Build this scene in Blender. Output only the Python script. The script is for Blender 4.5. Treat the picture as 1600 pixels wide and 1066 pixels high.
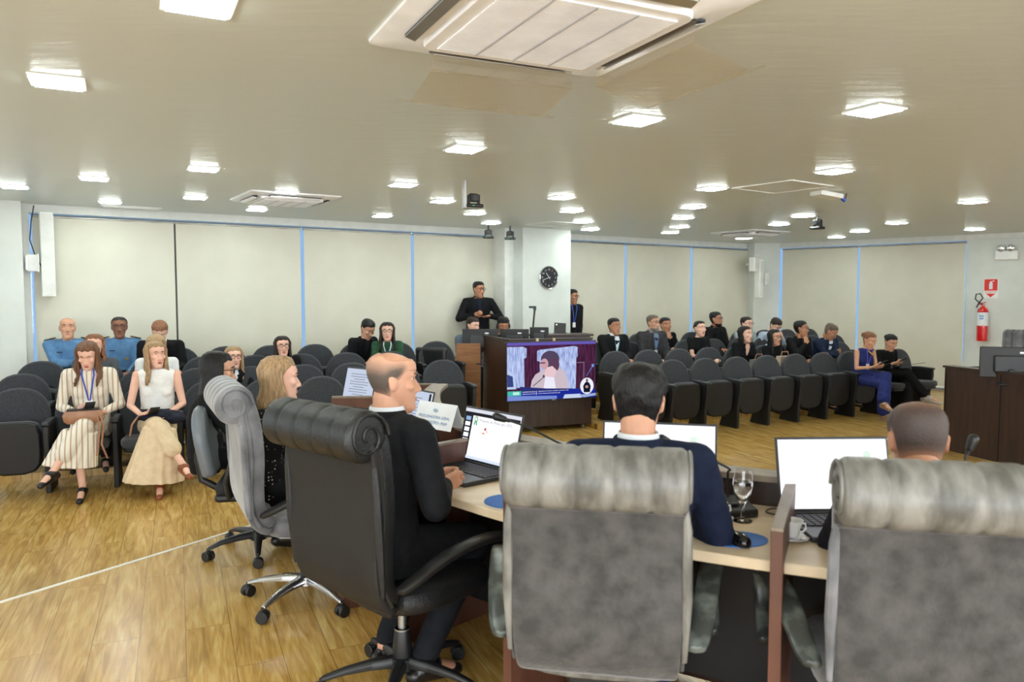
import bpy, bmesh, math, random
from mathutils import Vector, Matrix, noise
PI = math.pi
R = math.radians
V = Vector
# ------------------------------------------------------------------ scene, camera, world, exposure
for o in list(bpy.data.objects): bpy.data.objects.remove(o)
SC = bpy.context.scene
COL = SC.collection
CAMZ = 1.55                      # camera above the dais floor
FPX = 1200.0                     # focal length in pixels of the 1600 px frame
PITCH = math.atan(76 / FPX)
cam_d = bpy.data.cameras.new('camera'); cam = bpy.data.objects.new('camera', cam_d); COL.objects.link(cam)
cam_d.sensor_width = 36; cam_d.lens = 36 * FPX / 1600; cam_d.clip_start = 0.05; cam_d.clip_end = 300
cam.location = (0, 0, CAMZ); cam.rotation_euler = (PI/2 - PITCH, 0, 0)
cam_d.dof.use_dof = True; cam_d.dof.focus_distance = 5.2; cam_d.dof.aperture_fstop = 3.2
SC.camera = cam
world = bpy.data.worlds.new('sky'); SC.world = world; world.use_nodes = True
wn = world.node_tree.nodes; wl = world.node_tree.links
bg = wn['Background']; bg.inputs[0].default_value = (0.30, 0.52, 0.85, 1); bg.inputs[1].default_value = 0.55
SC.view_settings.view_transform = 'Standard'; SC.view_settings.look = 'None'
SC.view_settings.exposure = 0.88; SC.view_settings.gamma = 1.0; SC.view_settings.use_curve_mapping = False
LAMP_E = 37.0                    # emission of the ceiling downlights
REAR_FILL_E = 5.0                     # fill glow of the panels added behind the camera
SIDE_FILL_E = 5.5                     # fill glow of the panels added on the side walls, out of frame
FZ = -0.15                       # audience floor
CEIL = CAMZ + 0.97

def ray(px, py):
    a, b = (px - 800), (py - 533)
    c, s = math.cos(PITCH), math.sin(PITCH)
    return V((a, FPX * c - b * s, -(b * c + FPX * s)))
def U(px, py, z):                # pixel -> point on the horizontal plane z
    d = ray(px, py); t = (z - CAMZ) / d.z
    return V((d.x * t, d.y * t, z))
def P(px, py, Y):                # pixel -> point at distance Y along the room
    d = ray(px, py); t = Y / d.y
    return V((d.x * t, Y, CAMZ + d.z * t))
def on_line(px, A, B):           # floor-plan point of line AB seen at column px
    k = (px - 800) / FPX / math.cos(PITCH)
    d = B - A
    t = (k * A.y - A.x) / (d.x - k * d.y)
    return A + d * t

# ------------------------------------------------------------------ helpers
SCR = bpy.data.scenes.new('scratch')            # temporary meshes are evaluated here, away from the real scene
def bake(o):
    SCR.collection.objects.link(o); vl = SCR.view_layers[0]; vl.update(); dg = vl.depsgraph; dg.update()
    return bpy.data.meshes.new_from_object(o.evaluated_get(dg))
def lin(c):
    c = c / 255.0
    return c / 12.92 if c <= 0.04045 else ((c + 0.055) / 1.055) ** 2.4
def rgb(c): return (lin(c[0]), lin(c[1]), lin(c[2]), 1)
MATS = {}
def pm(name, col, rough=0.6, metal=0.0, col2=None, scale=8.0, stretch=(1, 1, 1), bump=0.0, bscale=None, spec=0.5,
       sheen=0.0, coat=0.0, detail=4.0, emit=0.0, contrast=(0.35, 0.65), trans=0.0, sss=0.0, bdist=0.01):
    if name in MATS: return MATS[name]
    m = bpy.data.materials.new(name); m.use_nodes = True
    n, l = m.node_tree.nodes, m.node_tree.links
    b = n['Principled BSDF']
    b.inputs['Base Color'].default_value = rgb(col); b.inputs['Roughness'].default_value = rough
    b.inputs['Metallic'].default_value = metal; b.inputs['Specular IOR Level'].default_value = spec
    b.inputs['Sheen Weight'].default_value = sheen; b.inputs['Coat Weight'].default_value = coat
    b.inputs['Transmission Weight'].default_value = trans
    if sss:
        b.inputs['Subsurface Weight'].default_value = sss; b.inputs['Subsurface Radius'].default_value = (0.012, 0.005, 0.003)
        b.inputs['Subsurface Scale'].default_value = 1.0
    if emit:
        b.inputs['Emission Color'].default_value = rgb(col); b.inputs['Emission Strength'].default_value = emit
    tc = n.new('ShaderNodeTexCoord'); mp = n.new('ShaderNodeMapping'); mp.inputs['Scale'].default_value = stretch
    l.new(tc.outputs['Object'], mp.inputs['Vector'])
    if col2 or bump == 0:
        nz = n.new('ShaderNodeTexNoise'); nz.inputs['Scale'].default_value = scale; nz.inputs['Detail'].default_value = detail
        l.new(mp.outputs[0], nz.inputs['Vector'])
        cr = n.new('ShaderNodeValToRGB'); cr.color_ramp.elements[0].position = contrast[0]; cr.color_ramp.elements[1].position = contrast[1]
        c2 = col2 or tuple(min(255, x * 1.04) for x in col)
        cr.color_ramp.elements[0].color = rgb(col); cr.color_ramp.elements[1].color = rgb(c2)
        l.new(nz.outputs['Fac'], cr.inputs['Fac']); l.new(cr.outputs['Color'], b.inputs['Base Color'])
    if bump:
        nb = n.new('ShaderNodeTexNoise'); nb.inputs['Scale'].default_value = bscale or scale; nb.inputs['Detail'].default_value = detail
        l.new(mp.outputs[0], nb.inputs['Vector'])
        bp = n.new('ShaderNodeBump'); bp.inputs['Strength'].default_value = bump; bp.inputs['Distance'].default_value = bdist
        l.new(nb.outputs['Fac'], bp.inputs['Height']); l.new(bp.outputs[0], b.inputs['Normal'])
    MATS[name] = m
    return m
def emis(name, col, s=1.0):
    if name in MATS: return MATS[name]
    m = bpy.data.materials.new(name); m.use_nodes = True
    n, l = m.node_tree.nodes, m.node_tree.links
    n.remove(n['Principled BSDF'])
    e = n.new('ShaderNodeEmission'); e.inputs[0].default_value = rgb(col); e.inputs[1].default_value = s if s > 2.5 else s*0.6   # small screens sit below the lamps
    l.new(e.outputs[0], n['Material Output'].inputs[0]); MATS[name] = m
    return m

class M:                          # mesh collector
    def __init__(s): s.b = bmesh.new()
    def _m(s, mt, verts): bmesh.ops.transform(s.b, matrix=mt, verts=verts)
    def box(s, c, size, rz=0, rx=0, ry=0):
        r = bmesh.ops.create_cube(s.b, size=1)['verts']
        s._m(Matrix.Translation(c) @ Matrix.Rotation(rz, 4, 'Z') @ Matrix.Rotation(ry, 4, 'Y') @ Matrix.Rotation(rx, 4, 'X') @ Matrix.Diagonal((*size, 1)), r)
        return s
    def ell(s, c, rad, rot=None, u=14, v=9):
        r = bmesh.ops.create_uvsphere(s.b, u_segments=u, v_segments=v, radius=1)['verts']
        mt = Matrix.Translation(c) @ (rot.to_4x4() if rot is not None else Matrix.Identity(4)) @ Matrix.Diagonal((*rad, 1))
        s._m(mt, r); return s
    def ring(s, c, ax, r, seg, ref=None):
        ax = ax.normalized()
        ref = ref or (V((0, 0, 1)) if abs(ax.z) < 0.9 else V((0, 1, 0)))
        a = ref.cross(ax).normalized(); b2 = ax.cross(a)
        return [s.b.verts.new(c + a * math.cos(2*PI*i/seg) * r + b2 * math.sin(2*PI*i/seg) * r) for i in range(seg)]
    def tube(s, pts, rad, seg=10, caps=True):
        pts = [V(p) for p in pts]
        if not hasattr(rad, '__len__'): rad = [rad] * len(pts)
        t0 = (pts[1] - pts[0]).normalized(); ref = V((0, 0, 1)) if abs(t0.z) < 0.9 else V((0, 1, 0))
        rs = []
        for i, p in enumerate(pts):
            t = (pts[min(i+1, len(pts)-1)] - pts[max(i-1, 0)]).normalized()
            a = ref.cross(t)
            if a.length < 1e-4: a = V((1, 0, 0))
            a.normalize(); b2 = t.cross(a).normalized(); ref = (b2 if False else a.cross(t) * -1)
            ref = t.cross(a) 
            rs.append([s.b.verts.new(p + a * math.cos(2*PI*k/seg) * rad[i] + b2 * math.sin(2*PI*k/seg) * rad[i]) for k in range(seg)])
        for i in range(len(rs)-1):
            for k in range(seg):
                s.b.faces.new((rs[i][k], rs[i][(k+1) % seg], rs[i+1][(k+1) % seg], rs[i+1][k]))
        if caps:
            s.b.faces.new(rs[0][::-1]); s.b.faces.new(rs[-1])
        return s
    def cap(s, p0, p1, r0, r1, seg=12):      # tapered capsule
        p0, p1 = V(p0), V(p1); d = p1 - p0; L = d.length
        if L < 1e-5: return s.ell(p0, (r0, r0, r0))
        t = d / L; pts = []; rr = []
        for k in (1, 0.92, 0.7, 0.38): pts.append(p0 - t * r0 * k); rr.append(r0 * math.sqrt(max(0.003, 1 - k*k)))
        pts.append(p0); rr.append(r0)
        for k in (0.33, 0.66): pts.append(p0 + d * k); rr.append(r0 + (r1 - r0) * k)
        pts.append(p1); rr.append(r1)
        for k in (0.38, 0.7, 0.92, 1): pts.append(p1 + t * r1 * k); rr.append(r1 * math.sqrt(max(0.003, 1 - k*k)))
        return s.tube(pts, rr, seg)
    def cyl(s, p0, p1, r0, r1=None, seg=20): return s.tube([p0, p1], [r0, r0 if r1 is None else r1], seg)
    def loft(s, rings, closed=True, caps=True):
        vs = [[s.b.verts.new(p) for p in r] for r in rings]; n = len(vs[0])
        for i in range(len(vs)-1):
            for k in range(n if closed else n-1):
                s.b.faces.new((vs[i][k], vs[i][(k+1) % n], vs[i+1][(k+1) % n], vs[i+1][k]))
        if caps: s.b.faces.new(vs[0][::-1]); s.b.faces.new(vs[-1])
        return s
    def prism(s, poly, h0, h1, plane='xy'):   # polygon extruded along the remaining axis
        f = {'xy': lambda a, b, c: V((a, b, c)), 'xz': lambda a, b, c: V((a, c, b)), 'yz': lambda a, b, c: V((c, a, b))}[plane]
        r0 = [s.b.verts.new(f(a, b, h0)) for a, b in poly]; r1 = [s.b.verts.new(f(a, b, h1)) for a, b in poly]
        n = len(poly)
        for k in range(n): s.b.faces.new((r0[k], r0[(k+1) % n], r1[(k+1) % n], r1[k]))
        s.b.faces.new(r0[::-1]); s.b.faces.new(r1); return s
    def lathe(s, prof, c=(0, 0, 0), seg=24, closed=False):
        c = V(c); rs = []
        for r, z in prof: rs.append([s.b.verts.new(c + V((max(r, 1e-4) * math.cos(2*PI*k/seg), max(r, 1e-4) * math.sin(2*PI*k/seg), z))) for k in range(seg)])
        for i in range(len(rs)-1):
            for k in range(seg): s.b.faces.new((rs[i][k], rs[i][(k+1) % seg], rs[i+1][(k+1) % seg], rs[i+1][k]))
        if not closed: s.b.faces.new(rs[0][::-1]); s.b.faces.new(rs[-1])
        return s
    def quad(s, a, b, c, d):
        s.b.faces.new([s.b.verts.new(V(p)) for p in (a, b, c, d)]); return s

def obj(name, m, mat, parent=None, bevel=0, seg=2, smooth=True, subsurf=0, loc=None, rot=None, label=None, kind=None):
    if isinstance(m, M):
        bm = m.b; bmesh.ops.recalc_face_normals(bm, faces=bm.faces[:])
        me = bpy.data.meshes.new(name); bm.to_mesh(me); bm.free()
    else: me = m
    if mat:
        me.materials.clear()
        for q in (mat if isinstance(mat, (list, tuple)) else [mat]): me.materials.append(q)
    o = bpy.data.objects.new(name, me); COL.objects.link(o)
    if smooth: 
        for p in me.polygons: p.use_smooth = True
        if name != 'hair' and hasattr(me, 'set_sharp_from_angle'): me.set_sharp_from_angle(angle=R(42))
    if bevel:
        b = o.modifiers.new('bevel', 'BEVEL'); b.width = bevel; b.segments = seg; b.limit_method = 'ANGLE'; b.angle_limit = R(40); b.harden_normals = False
    if subsurf:
        b = o.modifiers.new('sub', 'SUBSURF'); b.levels = subsurf; b.render_levels = subsurf
    if parent: o.parent = parent
    if loc is not None: o.location = loc
    if rot is not None: o.rotation_euler = rot
    if label: o['label'] = label
    if kind: o['kind'] = kind
    return o
def thing(name, label, cat, loc=(0, 0, 0), rotz=0, group=None):
    o = bpy.data.objects.new(name, None); COL.objects.link(o); o.empty_display_size = 0.1
    o.location = loc; o.rotation_euler = (0, 0, rotz); o['label'] = label; o['category'] = cat
    if group: o['group'] = group
    return o
def tag(o, label, cat, group=None):
    o['label'] = label; o['category'] = cat
    if group: o['group'] = group
    return o
def struct(name, m, mat, parent=None, **k):
    o = obj(name, m, mat, parent, **k)
    if not parent: o['kind'] = 'structure'
    return o
def kids(o): return [c for c in bpy.data.objects if c.parent == o]
def dup(root, loc, rotz, label=None, group=None, kd=None):
    r = root.copy(); COL.objects.link(r); r.location = loc; r.rotation_euler = (0, 0, rotz)
    if label: r['label'] = label
    if group: r['group'] = group
    for ch, gs in (kd or [(c, kids(c)) for c in kids(root)]):
        c = ch.copy(); COL.objects.link(c); c.parent = r
        for g in gs:
            d = g.copy(); COL.objects.link(d); d.parent = c
    return r
def yaw_of(f): return math.atan2(-f[0], f[1])    # local +Y looks along f
def text_mesh(s, size, align='CENTER', ext=0.0):
    cu = bpy.data.curves.new('lettering', 'FONT'); cu.body = s; cu.size = size; cu.align_x = align; cu.align_y = 'CENTER'; cu.extrude = ext
    o = bpy.data.objects.new('lettering', cu); me = bake(o)
    bpy.data.objects.remove(o); bpy.data.curves.remove(cu)
    return me

# ------------------------------------------------------------------ setting
m_wall = pm('wall_paint', (208, 212, 207), 0.6, scale=3)
m_cream = pm('blind_fabric', (206, 203, 188), 0.8, col2=(211, 208, 193), scale=2.5, bump=0.05, bscale=600)
m_head = pm('header_white', (214, 215, 210), 0.5)
m_alu = pm('brushed_aluminium', (170, 170, 168), 0.35, metal=0.9)
m_black = pm('black_plastic', (22, 22, 24), 0.42)
m_white = pm('white_plastic', (232, 233, 230), 0.4)
m_dkgrey = pm('dark_grey_plastic', (52, 54, 58), 0.45)
m_glass = None
def mk_glass():
    m = bpy.data.materials.new('window_glass'); m.use_nodes = True; n, l = m.node_tree.nodes, m.node_tree.links
    n.remove(n['Principled BSDF']); t = n.new('ShaderNodeBsdfTransparent'); g = n.new('ShaderNodeBsdfGlossy'); g.inputs['Roughness'].default_value = 0.02
    mx = n.new('ShaderNodeMixShader'); mx.inputs[0].default_value = 0.05; l.new(t.outputs[0], mx.inputs[1]); l.new(g.outputs[0], mx.inputs[2])
    l.new(mx.outputs[0], n['Material Output'].inputs[0]); return m
m_glass = mk_glass()

def floor_mat():
    m = bpy.data.materials.new('laminate_floor'); m.use_nodes = True; n, l = m.node_tree.nodes, m.node_tree.links
    b = n['Principled BSDF']
    geo = n.new('ShaderNodeNewGeometry'); mp = n.new('ShaderNodeMapping'); mp.vector_type = 'POINT'
    mp.inputs['Rotation'].default_value = (0, 0, -math.atan2(0.917, -0.40))
    l.new(geo.outputs['Position'], mp.inputs['Vector'])
    br = n.new('ShaderNodeTexBrick'); br.offset = 0.37; br.inputs['Scale'].default_value = 1.0
    br.inputs['Brick Width'].default_value = 1.25; br.inputs['Row Height'].default_value = 0.19
    br.inputs['Mortar Size'].default_value = 0.0016; br.inputs['Mortar Smooth'].default_value = 0.2
    br.inputs['Color1'].default_value = (0, 0, 0, 1); br.inputs['Color2'].default_value = (1, 1, 1, 1); br.inputs['Mortar'].default_value = (0.5, 0.5, 0.5, 1)
    l.new(mp.outputs[0], br.inputs['Vector'])
    m2 = n.new('ShaderNodeMapping'); m2.inputs['Scale'].default_value = (1.1, 9, 1)
    l.new(mp.outputs[0], m2.inputs['Vector'])
    ad = n.new('ShaderNodeVectorMath'); ad.operation = 'ADD'; sc = n.new('ShaderNodeVectorMath'); sc.operation = 'SCALE'; sc.inputs['Scale'].default_value = 7.3
    l.new(br.outputs['Color'], sc.inputs[0]); l.new(m2.outputs[0], ad.inputs[0]); l.new(sc.outputs[0], ad.inputs[1])
    nz = n.new('ShaderNodeTexNoise'); nz.inputs['Scale'].default_value = 2.2; nz.inputs['Detail'].default_value = 8; nz.inputs['Distortion'].default_value = 1.3
    l.new(ad.outputs[0], nz.inputs['Vector'])
    cr = n.new('ShaderNodeValToRGB'); e = cr.color_ramp.elements
    e[0].position = 0.30; e[0].color = rgb((160, 122, 58)); e[1].position = 0.72; e[1].color = rgb((214, 182, 112))
    x = e.new(0.5); x.color = rgb((192, 152, 82))
    l.new(nz.outputs['Fac'], cr.inputs['Fac'])
    m3 = n.new('ShaderNodeMapping'); m3.inputs['Scale'].default_value = (6, 130, 1); l.new(mp.outputs[0], m3.inputs['Vector'])
    nf = n.new('ShaderNodeTexNoise'); nf.inputs['Scale'].default_value = 1.0; nf.inputs['Detail'].default_value = 3; l.new(m3.outputs[0], nf.inputs['Vector'])
    mx = n.new('ShaderNodeMixRGB'); mx.blend_type = 'MULTIPLY'; mx.inputs[0].default_value = 0.5
    c3 = n.new('ShaderNodeValToRGB'); c3.color_ramp.elements[0].color = (0.55, 0.5, 0.42, 1); c3.color_ramp.elements[0].position = 0.3; c3.color_ramp.elements[1].position = 0.55
    l.new(nf.outputs['Fac'], c3.inputs['Fac']); l.new(cr.outputs[0], mx.inputs[1]); l.new(c3.outputs[0], mx.inputs[2])
    mo = n.new('ShaderNodeMixRGB'); mo.inputs[2].default_value = rgb((120, 88, 44)); l.new(br.outputs['Fac'], mo.inputs[0]); l.new(mx.outputs[0], mo.inputs[1])
    l.new(mo.outputs[0], b.inputs['Base Color'])
    b.inputs['Roughness'].default_value = 0.23; b.inputs['Specular IOR Level'].default_value = 0.5
    bp = n.new('ShaderNodeBump'); bp.inputs['Strength'].default_value = 0.12; bp.inputs['Distance'].default_value = 0.002
    l.new(nf.outputs['Fac'], bp.inputs['Height']); l.new(bp.outputs[0], b.inputs['Normal'])
    return m
m_floor = floor_mat()

def ceil_mat():
    m = bpy.data.materials.new('glossy_ceiling_paint'); m.use_nodes = True; n, l = m.node_tree.nodes, m.node_tree.links
    b = n['Principled BSDF']; b.inputs['Base Color'].default_value = rgb((209, 214, 208)); b.inputs['Roughness'].default_value = 0.33
    b.inputs['Specular IOR Level'].default_value = 0.45
    tc = n.new('ShaderNodeNewGeometry'); mp = n.new('ShaderNodeMapping'); mp.inputs['Rotation'].default_value = (0, 0, R(-30)); mp.inputs['Scale'].default_value = (2.0, 9, 1)
    l.new(tc.outputs['Position'], mp.inputs['Vector'])
    nz = n.new('ShaderNodeTexNoise'); nz.inputs['Scale'].default_value = 1.2; nz.inputs['Detail'].default_value = 3; l.new(mp.outputs[0], nz.inputs['Vector'])
    bp = n.new('ShaderNodeBump'); bp.inputs['Strength'].default_value = 0.35; bp.inputs['Distance'].default_value = 0.012
    l.new(nz.outputs['Fac'], bp.inputs['Height']); l.new(bp.outputs[0], b.inputs['Normal'])
    return m
m_ceil = ceil_mat()

# room outline in plan
BA = U(47, 319, CEIL); BB = U(1185, 382, CEIL)
BA = V((BA.x, BA.y)); BB = V((BB.x, BB.y))
dB = (BB - BA).normalized(); nB = V((dB.y, -dB.x))      # nB looks into the room
RC = U(1600, 363, CEIL); RC = V((RC.x, RC.y)); dR = (RC - BB).normalized(); nR = V((dR.y, -dR.x))
if nR.y > 0: nR = -nR
LW = BA - dB * 0.62
RE = BB + dR * 9.0
YR = -2.6
plan = [(LW.x, LW.y), (BB.x, BB.y), (RE.x, RE.y), (RE.x, YR), (LW.x, YR)]
def slab(poly, z0, z1): return M().prism(poly, z0, z1)
big = [(LW.x-0.4, YR-0.3), (RE.x+0.4, YR-0.3), (RE.x+0.4, RE.y+0.6), (BB.x+0.3, BB.y+0.8), (LW.x-0.4, LW.y+0.6)]
struct('floor', slab(big, FZ-0.2, FZ), m_floor, smooth=False)
struct('ceiling', slab(big, CEIL, CEIL+0.2), m_ceil, smooth=False)
def wall(name, A, B, z0, z1, th, nrm, mat):
    a, b, c, d = A, B, B - nrm*th, A - nrm*th
    return struct(name, M().prism([(a.x, a.y), (b.x, b.y), (c.x, c.y), (d.x, d.y)], z0, z1), mat, smooth=False)
wall('wall_left', V((LW.x, LW.y)), V((LW.x, YR)), FZ, CEIL, 0.2, V((1, 0)), m_wall)
wall('wall_rear', V((LW.x, YR)), V((RE.x, YR)), FZ, CEIL, 0.2, V((0, 1)), m_wall)
# unseen window-like glowing panels, added behind the camera to brighten the ceiling
for i, x in enumerate((-4.4, -2.2, 0.0, 2.2, 4.4, 6.6)):
    w = struct('window_%d' % (i+3), M().box((x, YR+0.02, 1.35), (2.06, 0.03, 1.9)), m_head, smooth=False)
    struct('window_pane', M().box((x, YR+0.04, 1.35), (1.9, 0.01, 1.75)), emis('daylit_blind', (244, 250, 255), REAR_FILL_E), w, smooth=False)
wall('wall_right_side', V((RE.x, RE.y)), V((RE.x, YR)), FZ, CEIL, 0.2, V((-1, 0)), m_wall)
for i, y in enumerate((-1.2, 1.2, 3.6, 6.0)):  # more glowing panels added out of view, lifting the ceiling and right blinds
    for nm, x, k in (('l', LW.x + 0.02, 0), ('r', RE.x - 0.02, 4)):
        if k and y > 5: continue
        w = struct('window_%d' % (i+9+k), M().box((x, y, 1.55), (0.03, 2.1, 1.7)), m_head, smooth=False)
        struct('window_pane', M().box((x + (0.02 if not k else -0.02), y, 1.55), (0.01, 1.95, 1.56)), emis('daylit_side_blind_' + nm, (240, 250, 255), SIDE_FILL_E * (0.34 if nm == 'l' else 1.35)), w, smooth=False)
# window walls: low wall, header, glass behind the roller blinds
def winwall(nm, A, B, nrm, zs=0.35):
    wall('wall_' + nm, A, B, FZ, zs, 0.16, nrm, m_wall)
    wall('trim_1' if nm == 'back' else 'trim_2', A + nrm*0.03, B + nrm*0.03, CEIL-0.095, CEIL, 0.19, nrm, m_head)
    w = wall('window_1' if nm == 'back' else 'window_2', A - nrm*0.10, B - nrm*0.10, zs, CEIL-0.095, 0.008, nrm, m_glass)
    d = (B-A).normalized(); fr = M()
    for px in ((160, 370, 560, 720, 930, 1025, 1120) if nm == 'back' else (1280, 1420)):
        p = on_line(px, A, B) - nrm*0.1; fr.box((p.x, p.y, (zs+CEIL-0.095)/2), (0.04, 0.05, CEIL-0.095-zs), rz=math.atan2(d.y, d.x))
    struct('window_frame', fr, m_alu, w, smooth=False)
winwall('back', LW, BB, nB)
RW = on_line(1505, BB, RC)
winwall('right', BB, RW, nR)
wall('wall_right_plain', RW, RE, FZ, CEIL, 0.16, nR, m_wall)
wall('trim_3', RW + nR*0.045, RE + nR*0.045, CEIL-0.085, CEIL, 0.045, nR, m_head)
wall('baseboard_right', BB + nR*0.012, RE + nR*0.012, FZ, FZ+0.08, 0.012, nR, pm('grey_skirting', (150, 152, 152), 0.5))

def blind(p0, p1, A, B, nrm, zbot, label, off=0.045):
    a, b = on_line(p0, A, B) + nrm*off, on_line(p1, A, B) + nrm*off
    L = (b-a).length; d = (b-a)/L
    r = thing('roller_blind', label, 'blind', (a.x, a.y, CEIL-0.14), math.atan2(d.y, d.x), 'cream roller blinds over the windows')
    H = CEIL-0.14-zbot
    n = 24; g = M(); rows = []
    for y in (0.0, 0.002):
        rows.append([(L*i/n, y + 0.0025*math.sin(i*1.3), 0) for i in range(n+1)])
    ring0 = [V((L*i/n, 0.0025*math.sin(i*1.3), 0)) for i in range(n+1)] + [V((L*i/n, 0.002+0.0025*math.sin(i*1.3), 0)) for i in range(n, -1, -1)]
    ring1 = [p + V((0, 0.002*math.sin(p.x*7), -H)) for p in ring0]
    g.loft([ring0, ring1]); obj('fabric', g, m_cream, r)
    obj('roller_tube', M().cyl((-0.01, 0.015, 0.01), (L+0.01, 0.015, 0.01), 0.019, seg=14), m_alu, r)
    obj('bottom_bar', M().box((L/2, 0, -H), (L, 0.014, 0.03)), m_white, r, bevel=0.004)
    return r
bl = [(57, 275, 'cream roller blind, leftmost, behind the two police officers'),
      (278, 470, 'cream roller blind right of the officers, between the dark gap and first blue gap'),
      (475.5, 641, 'cream roller blind behind the woman in green and her neighbour'),
      (645.5, 795, 'cream roller blind behind the standing interpreter, left of the column')]
for a, b, l in bl: blind(a, b, BA, BB, nB, FZ+0.3, l)
for a, b, l in [(880, 972, 'cream roller blind just right of the clock column, behind the man standing there'),
                (975.5, 1074, 'cream roller blind behind the bearded man in the grey suit'),
                (1078, 1168, 'cream roller blind at the far corner, left of the corner pillar')]: blind(a, b, BA, BB, nB, FZ+0.3, l)
for a, b, l in [(1222, 1338, 'cream roller blind right of the corner pillar, behind the man resting his chin'),
                (1341.5, 1505, 'wide cream roller blind next to the white wall, behind the woman in navy')]: blind(a, b, BB, RC, nR, FZ+0.06, l, 0.05)
# dark gap post between first two blinds
g = on_line(276.5, BA, BB) + nB*0.02
struct('trim_4', M().box((g.x, g.y, (0.3+CEIL-0.12)/2), (0.03, 0.03, CEIL-0.12-0.3), rz=math.atan2(dB.y, dB.x)), pm('dark_mullion', (58, 56, 54), 0.5), smooth=False)

# pillars
def column(name, corners, z0, z1, mat, label=None):
    o = struct(name, M().prism(corners, z0, z1), mat, smooth=False); return o
e = on_line(39, BA, BB); e = e + nB*0.28
pl = [e, e - dB*0.75, e - dB*0.75 - nB*0.4, e - nB*0.4]
column('wall_pillar_left', [(p.x, p.y) for p in pl], FZ, CEIL, m_wall)
g = on_line(43, BA, BB) + nB*0.03
struct('trim_9', M().box((g.x, g.y, (FZ+CEIL)/2), (0.10, 0.10, CEIL-FZ), rz=math.atan2(dB.y, dB.x)), m_head, smooth=False)
# clock column
cl = U(818, 362, CEIL-0.01); cl = V((cl.x, cl.y)); 
cdist = (cl - BA).dot(nB)
c0 = on_line(817, BA + nB*0.62, BB + nB*0.62); c1 = on_line(891, BA + nB*0.62, BB + nB*0.62)
pl = [c0, c1, c1 - nB*0.66, c0 - nB*0.66]
column('wall_column_centre', [(p.x, p.y) for p in pl], FZ, CEIL, m_wall)
pl = [c0 - dB*0.0 - nB*0.25, c0 - nB*0.25 - dB*0.16, c0 - nB*0.62 - dB*0.16, c0 - nB*0.62]
column('trim_5', [(p.x, p.y) for p in pl], FZ, CEIL, m_head)
q = on_line(1176, BA + nB*0.25, BB + nB*0.25); q2 = on_line(1216, BB + nR*0.02, RC + nR*0.02)
qm = on_line(1196, BA + nB*0.35, BB + nB*0.35)
column('wall_pillar_corner', [(q.x, q.y), (qm.x, qm.y), (q2.x, q2.y), (BB.x+0.1, BB.y+0.3), (q.x-0.15, q.y+0.45)][::-1], FZ, CEIL, m_wall)

# dais (raised floor) and seat tiers
D1 = U(0, 942, 0); D2 = U(365, 830, 0); dd = (D2-D1).normalized()
Da = D1 - dd*3.0; Db = D2 + dd*1.3
R1 = U(1285, 690, 0); R2 = U(1400, 686, 0); dr2 = (R2-R1).normalized(); Rend = R1 + dr2*6
dais = [(Da.x, YR+0.0), (Da.x, Da.y), (D1.x, D1.y), (Db.x, Db.y), (Db.x+1.1, Db.y-0.1), (0.1, 4.35), (0.75, 3.55), (1.6, 3.2), (2.6, 3.3), (3.35, 4.2), (3.55, 6.0), (R1.x, R1.y), (Rend.x, Rend.y), (RE.x-0.01, Rend.y-1), (RE.x-0.01, YR)]
struct('floor_dais', M().prism(dais, FZ, 0.0), m_floor, smooth=False)
m_nose = pm('pale_step_nosing', (224, 220, 208), 0.4)
def nosing(a, b, nm):
    d = (b-a).normalized(); L = (b-a).length; c = (a+b)/2
    struct(nm, M().box((c.x, c.y, 0.001), (L, 0.022, 0.008), rz=math.atan2(d.y, d.x)), m_nose, bevel=0.002)
nosing(Da, Db, 'trim_6'); nosing(R1, Rend, 'trim_7'); nosing(R1, V((3.55, 6.0, 0)), 'trim_8')
# ------------------------------------------------------------------ auditorium seats
LD = V((math.cos(R(21.5)), math.sin(R(21.5)), 0)); LN = V((-LD.y, LD.x, 0))      # left rows: along, backwards
RDd = V((math.cos(R(26)), math.sin(R(26)), 0)); RN = V((-RDd.y, RDd.x, 0))
SP = 0.515
m_seatf = pm('charcoal_seat_fabric', (46, 48, 53), 0.9, col2=(57, 59, 64), scale=60, bump=0.2, bscale=500, sheen=0.15)
m_seatp = pm('black_seat_shell', (17, 16, 17), 0.55, col2=(21, 20, 20), scale=12)
m_pad = pm('black_armrest_pad', (38, 40, 44), 0.45)
def arch(w, zb, zs, zt, n=14):
    pts = [(-w*0.86, zb), (w*0.86, zb)]
    for i in range(n+1):
        a = PI*i/n; c, s = math.cos(a), math.sin(a)
        pts.append((w*math.copysign(abs(c)**0.85, c), zs + (zt-zs)*abs(s)**0.9))
    return pts
def tilt(m, ang, c):
    mt = Matrix.Translation(c) @ Matrix.Rotation(ang, 4, 'X') @ Matrix.Translation(-V(c)); bmesh.ops.transform(m.b, matrix=mt, verts=m.b.verts[:]); return m
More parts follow.
